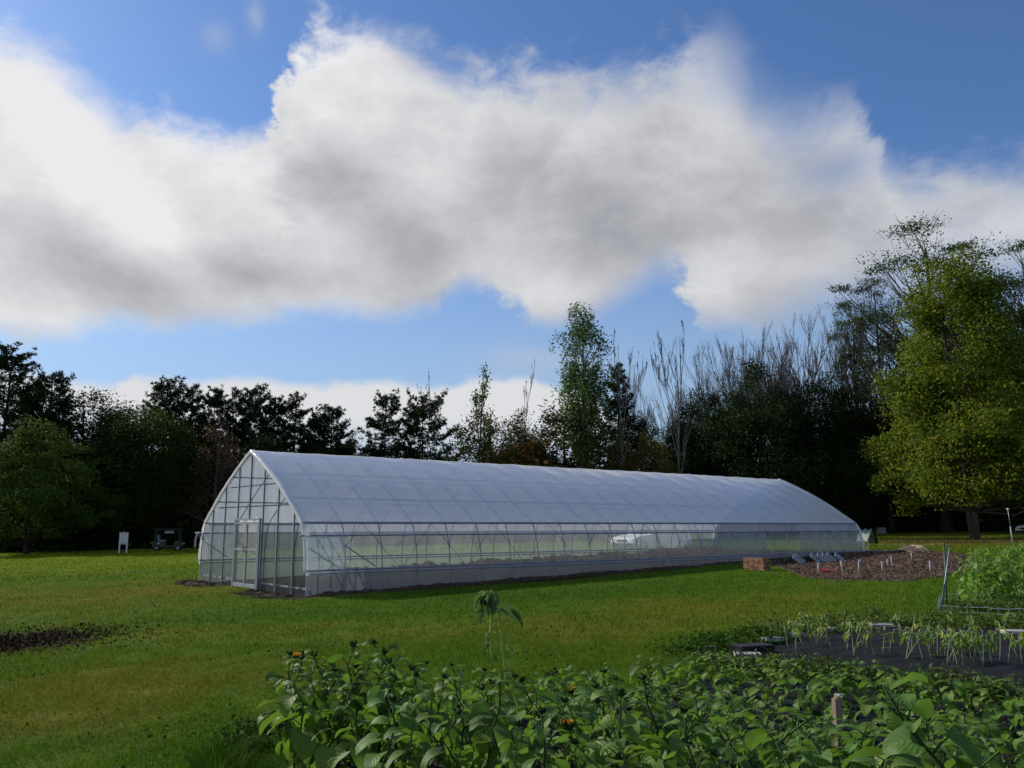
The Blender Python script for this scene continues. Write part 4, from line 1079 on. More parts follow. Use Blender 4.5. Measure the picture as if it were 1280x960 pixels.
def sunflower(name, seed, H, nleaf, leafL, lmat, smat, bud=True, petals=0, z0=.12, r0=.010, pitch=(.0, .65), droop=(.7, 1.9), ns=7, budr=.032, wide=.62):
    rng = RNG(seed); root = empty(name); mb = MB(); lf = Leafy()
    L = [Vector((rng.normal() * .012 * i, rng.normal() * .012 * i, H * i / 6 - .03 * (i == 0))) for i in range(7)]
    mb.tube(L, [r0 * (1 - .5 * i / 6) for i in range(7)], 7)
    a = rng.rand() * 6.28
    for k in range(nleaf):
        f = z0 + (.97 - z0) * (k / (nleaf - 1)) ** .85
        a += 2.4 + rng.normal() * .35
        size = leafL * (1.05 - .62 * max(0, f - .45) / .55) * rng.uniform(.55, 1.15) * (.75 + .25 * min(1, f / .3))
        base = on_line(L, f); pl = size * rng.uniform(.45, .75); pp = rng.uniform(.35, .85)
        d = Vector((math.cos(a) * math.cos(pp), math.sin(a) * math.cos(pp), math.sin(pp)))
        e = base + d * pl; mid = base + d * pl * .5 + Vector((0, 0, .04 * pl))
        mb.tube([base, mid, e], [r0 * .5, r0 * .38, r0 * .28], 5, False)
        lf.leaf(e, a, rng.uniform(*pitch) - 2.0 * (1 - f) * rng.rand() ** .55, size, size * .5 * wide / .62, rng.uniform(*droop), rng.uniform(.05, .35), rng, .10, ns, 3, rng.normal() * .35)
    mb.build('stem', smat, root, True)
    lf.build('leaves', lmat, root)
    if bud:
        d = Vector((rng.normal() * .35, rng.normal() * .35, 1)); bud_mesh(root, L[-1] + Vector((0, 0, budr * .5)), d, budr, rng, petals)
    return root

# black landscape fabric
m, nt, out = new_mat('landscape_fabric')
tc = nd(nt, 'ShaderNodeTexCoord').outputs['Object']
wv1 = nd(nt, 'ShaderNodeTexWave', {'Vector': tc, 'Scale': 55.0, 'Distortion': .5}, bands_direction='X').outputs['Fac']
wv2 = nd(nt, 'ShaderNodeTexWave', {'Vector': tc, 'Scale': 55.0, 'Distortion': .5}, bands_direction='Y').outputs['Fac']
n1 = noise(nt, tc, 2.5, 6, .65); n2 = noise(nt, tc, 18, 5, .7)
fc = mixc(nt, n1, (.0045, .005, .0075), (.013, .014, .020))
fc = mixc(nt, M(nt, 'MULTIPLY', smooth(nt, n2, .60, .76), .55), fc, (.13, .115, .10))
principled(nt, out, Base_Color=fc, Roughness=.7, Specular_IOR_Level=.16, Normal=bump(nt, M(nt, 'ADD', M(nt, 'MULTIPLY', M(nt, 'ADD', wv1, wv2), .12), M(nt, 'MULTIPLY', n1, 3.0)), .6, .03))
MT['fabric'] = m
def cloth_bed(name, poly, step, lift, label, seed):
    rng = RNG(seed)
    x0, x1 = min(p.x for p in poly), max(p.x for p in poly); y0, y1 = min(p.y for p in poly), max(p.y for p in poly)
    gx = np.arange(x0 - step, x1 + 2 * step, step); gy = np.arange(y0 - step, y1 + 2 * step, step)
    XX, YY = np.meshgrid(gx, gy); inside = in_poly(XX, YY, poly)
    idx = -np.ones(XX.shape, int); V = []; F = []
    cen = in_poly(XX[:-1, :-1] + step / 2, YY[:-1, :-1] + step / 2, poly)
    for j in range(len(gy) - 1):
        for i in range(len(gx) - 1):
            if not cen[j, i]: continue
            q_ = []
            for jj, ii in ((j, i), (j, i + 1), (j + 1, i + 1), (j + 1, i)):
                if idx[jj, ii] < 0:
                    idx[jj, ii] = len(V); x, y = XX[jj, ii], YY[jj, ii]
                    z = G(x, y) + relief(x, y) + lift + .016 * math.sin(x * 4.1 + 1.3 * math.sin(y * 3)) + .012 * math.sin((x * .6 + y) * 9) + .012 * math.sin((y - .5 * x) * 14 + 2 * math.sin(x * 2))
                    V.append((x, y, float(z)))
                q_.append(idx[jj, ii])
            F.append(tuple(q_))
    b = MB(); b.add(V, F); o = b.build(name, MT['fabric'], None, True); tag(o, label, kind='structure'); return o
cloth_bed('landscape_fabric', BED, .07, .035, 'black weed fabric under the sunflower bed in front', 1)
cloth_bed('landscape_fabric', SEED, .08, .03, 'black weed fabric sheet under the pale seedlings on the right', 2)

# the sunflower bed
sun_pro = [sunflower('sunflower', 200 + i, 1.0, (13, 14, 12, 15, 13, 14, 12, 13)[i], (.22, .235, .225, .21, .245, .22, .235, .225)[i], LM['sun'], MT['stem'] if i % 2 else MT['stem_dark'], bud=(i not in (2, 5)), budr=.026, wide=.7) for i in range(8)]
sun_low = [sunflower('sunflower', 230 + i, .5, 11, .19, LM['sun'], MT['stem'], bud=False, r0=.006, z0=.25, wide=.7, budr=.018) for i in range(4)]
sun_gold = [sunflower('sunflower', 250 + i, 1.0, 13, .21, LM['sun'], MT['stem'], bud=True, petals=26, budr=.038) for i in range(4)]
sun_big = [sunflower('sunflower', 260 + i, 1.0, 13, .27, LM['sun_big'], MT['stem'], bud=(i == 1), z0=.3, r0=.013, ns=9, pitch=(.0, .5), droop=(.5, 1.2), wide=.72) for i in range(3)]
rs = RNG(77)
def pick(lst, state={}):
    k = id(lst); n = state.get(k, 0); state[k] = n + 1
    i = n % len(lst)
    return lst[i] if n < len(lst) else copy_tree(lst[i])
GROUP_S = 'sunflowers in the front bed'
def top_slope(u):
    return np.interp(u, [340, 560, 640, 730, 880, 1000, 1100, 1280], [.136, .140, .155, .158, .178, .205, .212, .205])
gold_at = [(664, 889), (716, 905), (726, 866), (362, 822)]
count = {'tall': 0, 'low': 0, 'big': 0}
a = 0.1
while a < 8.0:
    b = .12
    while b < 6.0:
        aa = a + rs.normal() * .05; bb = b + rs.normal() * .06
        p = bpt(aa, bb); b += .42
        if p.y < 3.9 or not bool(in_poly(np.array(p.x), np.array(p.y), BED)): continue
        u, v = project(p.x, p.y, p.z + .5)
        if not (-120 < u < 1400): continue
        h = EYE - top_slope(u) * p.y * 1.0 - p.z
        h = min(.98, h) * rs.uniform(.86, 1.04)
        ut, vt = project(p.x, p.y, p.z + h)
        if vt > 985 or u < 335: continue
        if abs(ut - 1150) < 100 and p.y < 4.9 and vt < 930: h *= .8
        if h < .36:
            if aa < 2.2 and rs.rand() < .6: continue
            h = rs.uniform(.30, .42)
        if p.y < 5.35 and ut > 960: lst, key = sun_big, 'big'
        elif h < .62: lst, key = sun_low, 'low'
        else: lst, key = sun_pro, 'tall'
        H0 = .5 if key == 'low' else 1.0
        o = pick(lst); count[key] += 1
        sxy = (h / H0) ** .5 * rs.uniform(.9, 1.12)
        o.location = (p.x, p.y, GR(p.x, p.y) + .03); o.scale = (sxy, sxy, h / H0); o.rotation_euler = (rs.normal() * .05, rs.normal() * .05, rs.rand() * 6.28)
        tag(o, {'tall': 'tall sunflower with closed dark bud standing in the black fabric bed', 'low': 'low young sunflower with small leaves at the back of the front bed',
                'big': 'large leaved sunflower plant close to the camera at the lower right'}[key], 'sunflower',
            {'tall': 'tall budding sunflowers in the front bed', 'low': 'low young sunflowers in the front bed', 'big': 'large leaved sunflowers near the camera'}[key])
    a += .42
# extra row along the visible left edge, taller
for i, (u, v, h) in enumerate(((369, 936, .90), (386, 948, .93), (402, 944, 1.0), (421, 955, .86), (436, 950, 1.05), (452, 958, .95), (474, 952, 1.08), (497, 960, .96))):
    p = ground(u, v); o = copy_tree(sun_pro[i % 8]); o.location = (p.x, p.y, GR(p.x, p.y) + .03); k = h * .95
    o.scale = (1.0, 1.0, k); o.rotation_euler = (0, 0, i * 1.9)
    tag(o, 'tall sunflower on a dark bare stem along the left end of the bed', 'sunflower', 'sunflowers along the left end of the bed')
gl = ['sunflower bud opening orange yellow, the middle left one of the front bed', 'sunflower bud opening yellow, the nearest one with petals showing', 'small orange opening bud high in the middle of the bed', 'sunflower with orange opening bud at the far left end of the bed']
for i, (u, v) in enumerate(((664, 888), (716, 905), (726, 867), (362, 821))):
    Yd = (5.7, 5.5, 6.9, 7.7)[i]; p = at(u, v, Yd); g = GR(p.x, p.y); o = sun_gold[i]; k = p.z - g - .03
    o.location = (p.x, p.y, g); o.scale = (1, 1, k); o.rotation_euler = (0, 0, i * 2.0); tag(o, gl[i], 'sunflower', 'sunflowers with opening buds')
for i, (u, v, Yd) in enumerate(((1032, 906, 6.5), (1050, 912, 6.2), (1064, 908, 6.6), (1042, 925, 5.7))):
    p = at(u, v, Yd); g = GR(p.x, p.y); o = copy_tree(sun_low[i % 4]); k = (p.z - g) / .5
    o.location = (p.x, p.y, g + .02); o.scale = (1.15, 1.15, k); o.rotation_euler = (0, 0, i * 1.7)
    tag(o, 'leafy young sunflower growing right in front of the wooden slat post', 'sunflower', 'young sunflowers by the wooden post')
# the dark plant that stands up at the right front
o = sunflower('sunflower', 301, 1.0, 10, .28, LM['sun_big'], MT['stem_dark'], bud=False, z0=.62, r0=.014, ns=10, pitch=(.1, .5), droop=(.5, 1.0), wide=.8)
p = at(1150, 860, 4.6); g = GR(p.x, p.y); o.location = (p.x, p.y, g); o.scale = (1, 1, p.z - g); tag(o, 'big leaved sunflower standing above the others at the right front, stems showing', 'sunflower')

# the tall wilted one
wr = empty('wilted_sunflower', ground(633, 873)); WY = 8.5
wr.location = (at(634, 870, WY).x, WY, GR(at(634, 870, WY).x, WY))
def wl(u, v, dy=0.0): return at(u, v, WY + dy) - wr.location
mb = MB()
mb.tube([Vector((.02, 0, -.03)), wl(632, 838), wl(627, 795), wl(622, 763), wl(620, 750), wl(617, 743), wl(611, 740), wl(604, 742)], [.015, .014, .013, .012, .011, .009, .007, .005], 7)
mb.tube([wl(618, 748), wl(616.5, 757), wl(614, 775), wl(613.5, 800), wl(614.5, 818), wl(617, 828)], [.009, .013, .013, .011, .009, .007], 6)
mb.tube([wl(624, 768), wl(625, 762), wl(627, 760), wl(630, 763)], [.005, .005, .004, .004], 5)
mb.tube([wl(624, 793), wl(621, 791), wl(617, 791)], [.005, .004, .004], 5)
mb.tube([wl(631, 819), wl(633, 812), wl(636, 809)], [.005, .004, .003], 5)
mb.build('stem', MT['stem_lime'], wr, True)
lf = Leafy(); rng = RNG(8)
for (u, v, hd, pt, L, dr) in ((604, 742, 3.3, -.7, .17, 1.2), (608, 743, 3.9, -1.0, .19, .9), (613, 742, 5.0, -1.2, .2, .6), (616, 745, 4.6, -1.3, .19, .5), (601, 746, 3.0, -.9, .16, .9), (611, 748, 2.2, -1.2, .18, .7), (603, 765, 3.6, -1.2, .12, .4),
                              (629, 761, .1, -.55, .20, .5), (640, 766, .2, -.75, .18, .5), (637, 809, -.2, -1.0, .09, .7), (612, 800, 3.3, -.6, .09, 1.1), (613, 806, 3.5, -.7, .10, 1.0), (611, 790, 3.2, -1.1, .09, .5), (617, 820, .3, -1.1, .08, .3)):
    lf.leaf(wl(u, v), hd, pt, L, L * .42, dr, .5, rng, .22, 7, 3, rng.normal() * .5)
lf.build('leaves', LM['wilt'], wr)
bud_mesh(wr, wl(605, 752), (-.3, -.3, -1), .035, rng)
tag(wr, 'tall wilted sunflower with drooping head rising above the bed', 'sunflower')

# bushy plants at the right edge
bush_pro = [sunflower('leafy_plant', 320 + i, 1.15, 20, .22, LM['bush'], MT['stem_lime'], bud=False, z0=.10, r0=.009, pitch=(.0, .5), droop=(.6, 1.5), wide=.66) for i in range(4)]
for i, (u, v, h) in enumerate(((1212, 757, 1.0), (1222, 754, 1.12), (1232, 758, 1.08), (1243, 754, 1.16), (1250, 759, 1.1), (1262, 754, 1.18), (1270, 758, 1.12), (1281, 754, 1.2), (1292, 757, 1.1), (1236, 749, 1.14), (1256, 748, 1.16), (1276, 747, 1.2), (1218, 749, 1.05), (1302, 751, 1.15), (1227, 752, 1.12), (1266, 750, 1.15), (1247, 751, 1.1), (1288, 749, 1.2))):
    p = ground(u, v); o = bush_pro[i] if i < 4 else copy_tree(bush_pro[i % 4]); o.location = (p.x, p.y, GR(p.x, p.y)); k = h / 1.15
    o.scale = (1.1, 1.1, k * .98); o.rotation_euler = (0, 0, i * 2.3)
    tag(o, 'bright green leafy plant in the clump behind the wire fence', 'plant', 'leafy plants behind the wire fence')

# pale seedlings on the black sheet
def seedling(seed):
    rng = RNG(seed); root = empty('seedling'); mb = MB(); lf = Leafy()
    for s_ in range(1 + (rng.rand() < .45)):
        H = rng.uniform(.34, .52); d = rng.normal(size=2) * (.08 if s_ == 0 else .2)
        L = [Vector((d[0] * (i / 5) ** 1.3, d[1] * (i / 5) ** 1.3, H * i / 5 - .01)) for i in range(6)]
        mb.tube(L, [.0055 * (1 - .5 * i / 5) for i in range(6)], 5)
        for k in range(rng.randint(5, 8)):
            f = rng.uniform(.55, 1.0); b = on_line(L, f); a = rng.rand() * 6.28; ln = rng.uniform(.04, .10)
            e = b + Vector((math.cos(a) * ln, math.sin(a) * ln, rng.uniform(-.04, .05)))
            mb.tube([b, b.lerp(e, .5) + Vector((0, 0, .02)), e], [.003, .003, .002], 4, False)
            sz = rng.uniform(.05, .10)
            lf.leaf(e, a + rng.normal() * .4, rng.uniform(-1.3, .1), sz, sz * .36, rng.uniform(.2, .9), .4, rng, .1, 4, 2, rng.normal() * .5)
    mb.build('stem', MT['stem_pale'], root, True); lf.build('leaves', LM['bean'], root); return root
seed_pro = [seedling(400 + i) for i in range(6)]
sp = [(100, 860), (140, 870), (175, 840), (243, 850), (290, 835), (325, 885), (372, 810), (395, 862), (430, 890), (488, 890), (536, 890), (575, 880), (608, 865), (668, 805), (690, 920), (722, 886), (778, 925), (820, 915), (850, 900), (886, 890), (897, 940), (932, 930), (977, 950), (960, 905), (1042, 905), (1030, 937), (1080, 957), (1122, 950), (1162, 925), (1202, 952), (1250, 915), (1275, 955), (1296, 930), (1330, 948)]
pts = [(960 + x / 4, 600 + y / 4) for x, y in sp]
rs2 = RNG(31)
for k in range(10): pts.append((rs2.uniform(1000, 1280), rs2.uniform(798, 806)))
for k in range(8): pts.append((rs2.uniform(1150, 1290), rs2.uniform(812, 838)))
for i, (u, v) in enumerate(pts):
    p = ground(u, v); o = seed_pro[i] if i < 6 else copy_tree(seed_pro[i % 6]); k = rs2.uniform(.8, 1.15)
    o.location = (p.x, p.y, GR(p.x, p.y) + .03); o.scale = (k, k, k); o.rotation_euler = (rs2.normal() * .12, rs2.normal() * .12, rs2.rand() * 6.28)
    tag(o, 'pale wilting seedling on thin stem standing on the black fabric sheet', 'seedling', 'pale seedlings on the black fabric')

# weeds and taller grass round the beds
def weeds(name, label, poly_fn, n, size, h, mat_, seed):
    rng = RNG(seed); x, y = poly_fn(rng, n); z = G(x, y) + relief(x, y)
    clump = .5 + .5 * np.sin(x * 5 + 2 * np.sin(y * 4)) * np.sin(y * 6 + x); hh = h * rng.rand(len(x)) ** .8 * (.35 + .9 * clump)
    P = np.stack([x, y, z + hh], 1); sz = size * rng.uniform(.5, 1.4, len(x))
    o = nobj(name, np_mesh(name, *cards(P, rng.normal(size=(len(x), 3)) * .6 + [0, -.1, .7], sz, sz * .6, rng), mat_)); tag(o, label, name.replace('_', ' '), kind='stuff')
x, y = CLOVER; rng = RNG(16); sz = rng.uniform(.012, .028, len(x))
o = nobj('clover', np_mesh('clover', *cards(np.stack([x, y, G(x, y) + relief(x, y) + .035 + .03 * rng.rand(len(x))], 1), rng.normal(size=(len(x), 3)) * .4 + [0, -.1, 1], sz, sz * .8, rng), LM['weed'])); tag(o, 'dark clover and broad weeds in patches of the lawn', 'clover', kind='stuff')
def along(path, wid):
    P = [Vector(p) for p in path]
    def fn(rng, n):
        L = np.cumsum([0] + [(b - a).length for a, b in zip(P, P[1:])]); d = rng.rand(n) * L[-1]
        j = np.clip(np.searchsorted(L, d) - 1, 0, len(P) - 2); f = (d - L[j]) / (L[j + 1] - L[j])
        A = np.array([(p.x, p.y) for p in P]); xy = A[j] + (A[j + 1] - A[j]) * f[:, None]
        return xy[:, 0] + rng.normal(size=n) * wid, xy[:, 1] + rng.normal(size=n) * wid
    return fn
rng = RNG(19); e_ = BARE[0][0]; n = 5200; x = e_[0] + rng.normal(size=n) * e_[2] * .62; y = e_[1] + rng.normal(size=n) * e_[3] * .55; sz = rng.uniform(.008, .03, n) * (1 + (rng.rand(n) < .05))
LM['clod'] = leaf_mat('soil_clods', (.012, .009, .007), (.085, .062, .045), .0, .95, spec=.03)
o = nobj('soil_clods', np_mesh('soil_clods', *cards(np.stack([x, y, G(x, y) + relief(x, y) + .012 + .02 * rng.rand(n)], 1), rng.normal(size=(n, 3)) * .9 + [0, 0, .8], sz, sz * .8, rng), LM['clod'])); tag(o, 'crumbs of dark soil and dead grass on the bare patch at left', 'soil', kind='stuff')
weeds('weeds', 'pale weeds along the back edge of the seedling bed', along([ground(960, 803), ground(1000, 792), ground(1105, 783), ground(1200, 787), ground(1330, 790)], .20), 5200, .026, .30, LM['weed_pale'], 1)
weeds('weeds', 'dark weeds at the left tip of the seedling bed', along([ground(850, 822), ground(905, 812), ground(950, 802)], .22), 2600, .03, .22, LM['weed'], 2)
weeds('weeds', 'green weeds between the sunflowers and the seedling bed', along([ground(900, 838), ground(1000, 850), ground(1130, 866), ground(1300, 885), ground(1400, 900)], .26), 9000, .028, .20, LM['weed_pale'], 3)
weeds('weeds', 'small weeds growing through the fabric between the sunflowers', lambda rng, n: (lambda a, b: (BK.x + gd.x * a - gn.x * b, BK.y + gd.y * a - gn.y * b))(rng.rand(n) * 7, rng.rand(n) ** 1.2 * 4), 3800, .022, .12, LM['weed'], 4)
weeds('weeds', 'dark weeds under the left end of the sunflower bed', along([ground(300, 925), ground(335, 912), ground(375, 925), ground(400, 930)], .16), 2600, .024, .24, LM['weed'], 5)
weeds('weeds', 'green weeds inside the wire fence', along([ground(1195, 766), ground(1260, 766), ground(1330, 770)], .22), 1800, .03, .22, LM['weed_pale'], 6)
def tussock(seed, n, h, spread):
    rng = RNG(seed); V = []; F = []
    for k in range(n):
        a = rng.rand() * 6.28; r = spread * rng.rand() ** .6; b = Vector((r * math.cos(a), r * math.sin(a), 0)); d = rng.normal() * .5 + a; l = h * rng.uniform(.5, 1.1); out_ = rng.uniform(.3, 1.0)
        w = rng.uniform(.003, .006); s = Vector((-math.sin(d), math.cos(d), 0)); q = b; n0 = len(V)
        for i in range(4):
            f = i / 3; p = b + Vector((math.cos(d), math.sin(d), 0)) * out_ * l * f * f * .8 + Vector((0, 0, l * (f - .35 * out_ * f * f)))
            V += [p - s * w * (1 - f * .9), p + s * w * (1 - f * .9)]
        for i in range(3): F.append((n0 + 2 * i, n0 + 2 * i + 1, n0 + 2 * i + 3, n0 + 2 * i + 2))
    return np_mesh('grass_clump', [tuple(p) for p in V], np.array(F).ravel(), np.full(len(F), 4), LM['blade'])
tm = [tussock(500 + i, 240, .34, .17) for i in range(3)]
gcl = ['long bladed grass clump leaning left at the lower left', 'grass clump in the middle of the lower left tuft', 'bright grass clump beside the fabric edge', 'grass clump behind the lower left tuft', 'low grass clump at the very bottom of the picture', 'grass clump at the near corner of the sunflower bed']
for i, (u, v, k) in enumerate(((262, 950, 1.0), (290, 945, 1.05), (345, 957, .7), (300, 930, .8), (318, 962, .9), (275, 965, 1.1))):
    p = ground(u, v); o = nobj('grass_clump', tm[i % 3], None, (p.x, p.y, GR(p.x, p.y) - .01)); o.scale = (k, k, k * .9); o.rotation_euler = (0, 0, i * 1.1)
    tag(o, gcl[i], 'grass', 'grass clumps at the lower left')

# ------------------------------------------------------------------ things around the beds
# pavers that hold the sheet down
pav = MB(); pav.box((0, 0, .03), (.42, .2, .06)); pm = pav.mesh('paver', MT['concrete'])
pl = ['pale concrete paver left on the back edge of the black sheet', 'pale concrete paver second from left on the back edge', 'thin pale paver third from left on the back edge', 'long pale paver in the middle of the back edge', 'pale paver at the right edge of the picture', 'thin pale board at the near left tip of the black sheet', 'small pale paver left of the black trays']
for i, (u, v, rz, k) in enumerate(((964, 805, .5, .9), (996, 798, .55, .85), (1034, 790, .55, .85), (1106, 787, -.1, 1.1), (1272, 799, -.15, 1.0), (935, 829, -.12, .85), (888, 820, .2, .4))):
    p = ground(u, v); o = nobj('paver', pm, None, (p.x, p.y, GR(p.x, p.y) + .035)); o.rotation_euler = (.03, .02, rz); o.scale = (k, k * 1.1, 1)
    bv = o.modifiers.new('bevel', 'BEVEL'); bv.width = .008; bv.segments = 2
    tag(o, pl[i], 'paver', 'pavers on the black fabric')
# stacked plug trays
def tray(seed):
    b = MB(); b.box((0, 0, .028), (.54, .28, .05), None, 1.04)
    for i in range(9):
        for j in range(5): b.box((-.232 + i * .058, -.112 + j * .056, .0555), (.046, .044, .006))
    return b.mesh('plug_tray', MT['black_plastic'])
trm = tray(0)
for i in range(2):
    p = ground(940, 822); o = nobj('plug_tray', trm, None, (p.x + .01 * i, p.y - .012 * i, GR(p.x, p.y) + .035 + .052 * i)); o.rotation_euler = (0, 0, .28 + .05 * i)
    tag(o, ['black plug tray at the bottom of the pair on the sheet tip', 'black plug tray on top of the pair on the sheet tip'][i], 'plant tray', 'stack of black plug trays')
# edge of the sheet folded up at the lower left
p = ground(333, 917); b = MB(); b.tube([(-.26, .05, .05), (-.1, .01, .10), (.1, -.01, .14), (.28, -.02, .17)], .012, 6); V = []
for i in range(8):
    f = i / 7; V += [(-.27 + .56 * f, .05 - .07 * f, .05 + .12 * f), (-.25 + .56 * f, -.06 - .06 * f, -.02)]
b.add(V, [(2 * i, 2 * i + 1, 2 * i + 3, 2 * i + 2) for i in range(7)])
o = b.build('plastic_edging', MT['black_plastic']); o.location = (p.x, p.y, GR(p.x, p.y)); tag(o, 'black plastic edging turned up at the lower left of the sunflower bed', 'edging')
# wooden stake with capped top beside the big plants
p = at(1046, 878, 7.2); g = GR(p.x, p.y); r_ = empty('wooden_post', (p.x, p.y, g), .5); hh = p.z - g + .05
b = MB()
for k in (-1, 0, 1): b.box((k * .026, 0, hh / 2), (.023, .04, hh - .03 * abs(k)))
b.build('slats', MT['wood'], r_, False, .003); b = MB(); b.box((.03, 0, hh + .006), (.05, .055, .012), (0, .1, 0)); b.build('cap', MT['concrete'], r_)
tag(r_, 'weathered wooden slat post among the large leaves at the right front', 'post')
# crossed stakes
MT['green_paint'] = simple('green_coated_metal', (.02, .075, .055), .45, 0, .25, 10)
for i, (ub, vb, ut, vt, mt_, lab) in enumerate(((1184.5, 766, 1180, 679, 'green_paint', 'green garden stake of the crossed pair, leaning left'), (1175.5, 767, 1187.5, 681, 'steel', 'grey green garden stake of the crossed pair, leaning right'))):
    p = ground(ub, vb); q = at(ut, vt, p.y + .05 * i + .02); r_ = empty('garden_stake', p)
    b = MB(); b.tube([(0, 0, -.05), tuple(q - p)], .016, 7); b.build('rod', MT[mt_], r_, True)
    b = MB(); b.tube([tuple((q - p) * .985), tuple((q - p) * 1.006)], .019, 7); b.build('cap', MT['rope'], r_, True)
    if i: 
        b = MB(); b.tube([(0, 0, 0), tuple((q - p) * .42)], .0175, 7); b.build('coating', MT['green_paint'], r_, True)
    tag(r_, lab, 'garden stake')
# low wire fence
fa, fb = ground(1173, 771), ground(1345, 779); fn_ = empty('wire_fence', fa); dv = fb - fa
fq = [fa, fb, ground(1350, 757), ground(1176, 755)]
MT['wire'] = simple('galvanised_wire', (.5, .53, .56), .4, .5, .1)
hf = .20
for nm, pth in (('fence_panel', (fq[0], fq[1])), ('fence_panel', (fq[3], fq[2])), ('fence_panel', (fq[3], fq[0]))):
    b = MB(); A = pth[0] - fa; B_ = pth[1] - fa; n = max(4, int((B_ - A).length / .16))
    for z in (.01, .10, hf): b.tube([tuple(A.lerp(B_, k / n) + Vector((0, 0, z + .012 * math.sin(k * 1.7)))) for k in range(n + 1)], .005 if z == hf else .004, 4, False)
    for k in range(n + 1):
        q0 = A.lerp(B_, k / n); b.tube([tuple(q0), tuple(q0 + Vector((0, 0, hf + .03)))], .004, 4, False)
    b.build(nm, MT['wire'], fn_)
tag(fn_, 'low galvanised wire fence around the leafy clump on the right', 'fence')
# brick stack
p = ground(945, 713); MT['brick'] = None
m, nt, out = new_mat('red_brick'); oi = nd(nt, 'ShaderNodeObjectInfo').outputs['Random']; tc = nd(nt, 'ShaderNodeTexCoord').outputs['Object']; n1 = noise(nt, tc, 22, 5, .7)
principled(nt, out, Base_Color=mixc(nt, M(nt, 'ADD', M(nt, 'MULTIPLY', n1, .5), M(nt, 'MULTIPLY', oi, .5)), (.13, .052, .032), (.36, .19, .12)), Roughness=.9, Normal=bump(nt, n1, .8, .01)); MT['brick'] = m
b = MB(); b.box((0, 0, 0), (.205, .098, .066)); bm_ = b.mesh('brick', m); rb = RNG(4)
g0 = GR(p.x, p.y)
for c in range(6):
    for i in range(4):
        for j in range(4):
            if c == 5 and (i, j) in ((3, 3), (0, 3)): continue
            s_ = (j - 1.5) * .104 + rb.normal() * .006; t_ = (i - 1.5) * .225 + (.05 if c % 2 else 0) + rb.normal() * .012
            q = p + gd * (s_ + .1) + gn * t_
            o = nobj('brick', bm_, None, (q.x, q.y, g0 + .04 + c * .072)); o.rotation_euler = (rb.normal() * .03, rb.normal() * .03, GA + R(90) + rb.normal() * .06)
            tag(o, 'rough red brick in the stack on the grass before the greenhouse', 'brick', 'bricks in the stack')
# leaning panels and black crates behind them
def panel():
    r_ = empty('leaning_panel'); b = MB(); b.box((0, 0, 0), (.52, .34, .02)); b.build('board', MT['panel_grey'], r_)
    b = MB()
    b.box((0, .165, .013), (.53, .025, .025)); b.box((0, -.165, .013), (.53, .025, .025)); b.box((.255, 0, .013), (.025, .30, .025)); b.box((-.255, 0, .013), (.025, .30, .025)); b.build('rim', MT['concrete'], r_); return r_
MT['panel_grey'] = simple('grey_panel', (.20, .215, .24), .4, 0, .12, 6)
pp = panel(); plb = ['grey panel leaning first from the brick stack', 'grey panel leaning second from the brick stack', 'grey panel leaning third from the brick stack', 'grey panel leaning fourth from the brick stack', 'grey panel leaning fifth from the brick stack', 'grey panel leaning sixth from the brick stack', 'white grey panel leaning last, farthest from the brick stack']
for i, (u, v) in enumerate(((998, 706), (1001, 705.5), (1020, 704), (1028, 703.5), (1034, 703), (1040, 702.5), (1050, 701.5))):
    p = ground(u, v); o = pp if i == 0 else copy_tree(pp); k = .82
    o.location = (p.x - .02, p.y, GR(p.x, p.y) + .20); o.scale = (k, .9, 1); o.rotation_euler = (.62, .66, -.1); tag(o, plb[i], 'panel', 'panels leaning by the mulch bed')
cr = MB(); cr.box((0, 0, .015), (.5, .36, .03))
for sx, sy, lx, ly in ((.245, 0, .012, .36), (-.245, 0, .012, .36), (0, .175, .48, .012), (0, -.175, .48, .012)): cr.box((sx, sy, .13), (lx, ly, .24))
cm = cr.mesh('crate', MT['black_plastic']); clb = ['black crate nearest the brick stack', 'black crate left of the first leaning panels', 'black crate between the two groups of leaning panels', 'black crate under the row of leaning panels', 'black crate at the far end of the row of panels']
for i, (u, v) in enumerate(((984, 706), (992, 703), (1010, 702.5), (1030, 700), (1046, 698))):
    p = ground(u, v); o = nobj('crate', cm, None, (p.x, p.y, GR(p.x, p.y))); o.rotation_euler = (0, 0, .2 * i - .3); o.scale = (1, 1, .95 if i else .6); tag(o, clb[i], 'crate', 'black crates by the mulch bed')
# mulch bed
def sheet_poly(name, poly, step, lift, mat_, label, mound=.02):
    x0, x1 = min(p.x for p in poly), max(p.x for p in poly); y0, y1 = min(p.y for p in poly), max(p.y for p in poly)
    gx = np.arange(x0 - 1, x1 + 1, step); gy = np.arange(y0 - 1, y1 + 1, step); XX, YY = np.meshgrid(gx, gy)
    wob = .22 * np.sin(XX * 3 + 1.3 * np.sin(YY * 4)) + .16 * np.sin(YY * 7 + XX * 5); ins = in_poly(XX + wob * .6, YY + wob, poly)
    rng = RNG(6); hz = G(XX, YY) + relief(XX, YY) + lift + mound * (.5 + .5 * np.sin(XX * 2.1) * np.sin(YY * 1.7)) * ins + rng.normal(size=XX.shape) * .014
    hz = np.where(ins, hz, G(XX, YY) - .05); idx = np.arange(XX.size).reshape(XX.shape); keep = ins[:-1, :-1] | ins[1:, 1:] | ins[:-1, 1:] | ins[1:, :-1]
    q_ = np.stack([idx[:-1, :-1], idx[:-1, 1:], idx[1:, 1:], idx[1:, :-1]], -1)[keep]
    o = nobj(name, np_mesh(name, np.stack([XX, YY, hz], -1), q_, np.full(len(q_), 4), mat_, True)); tag(o, label, kind='structure'); return o
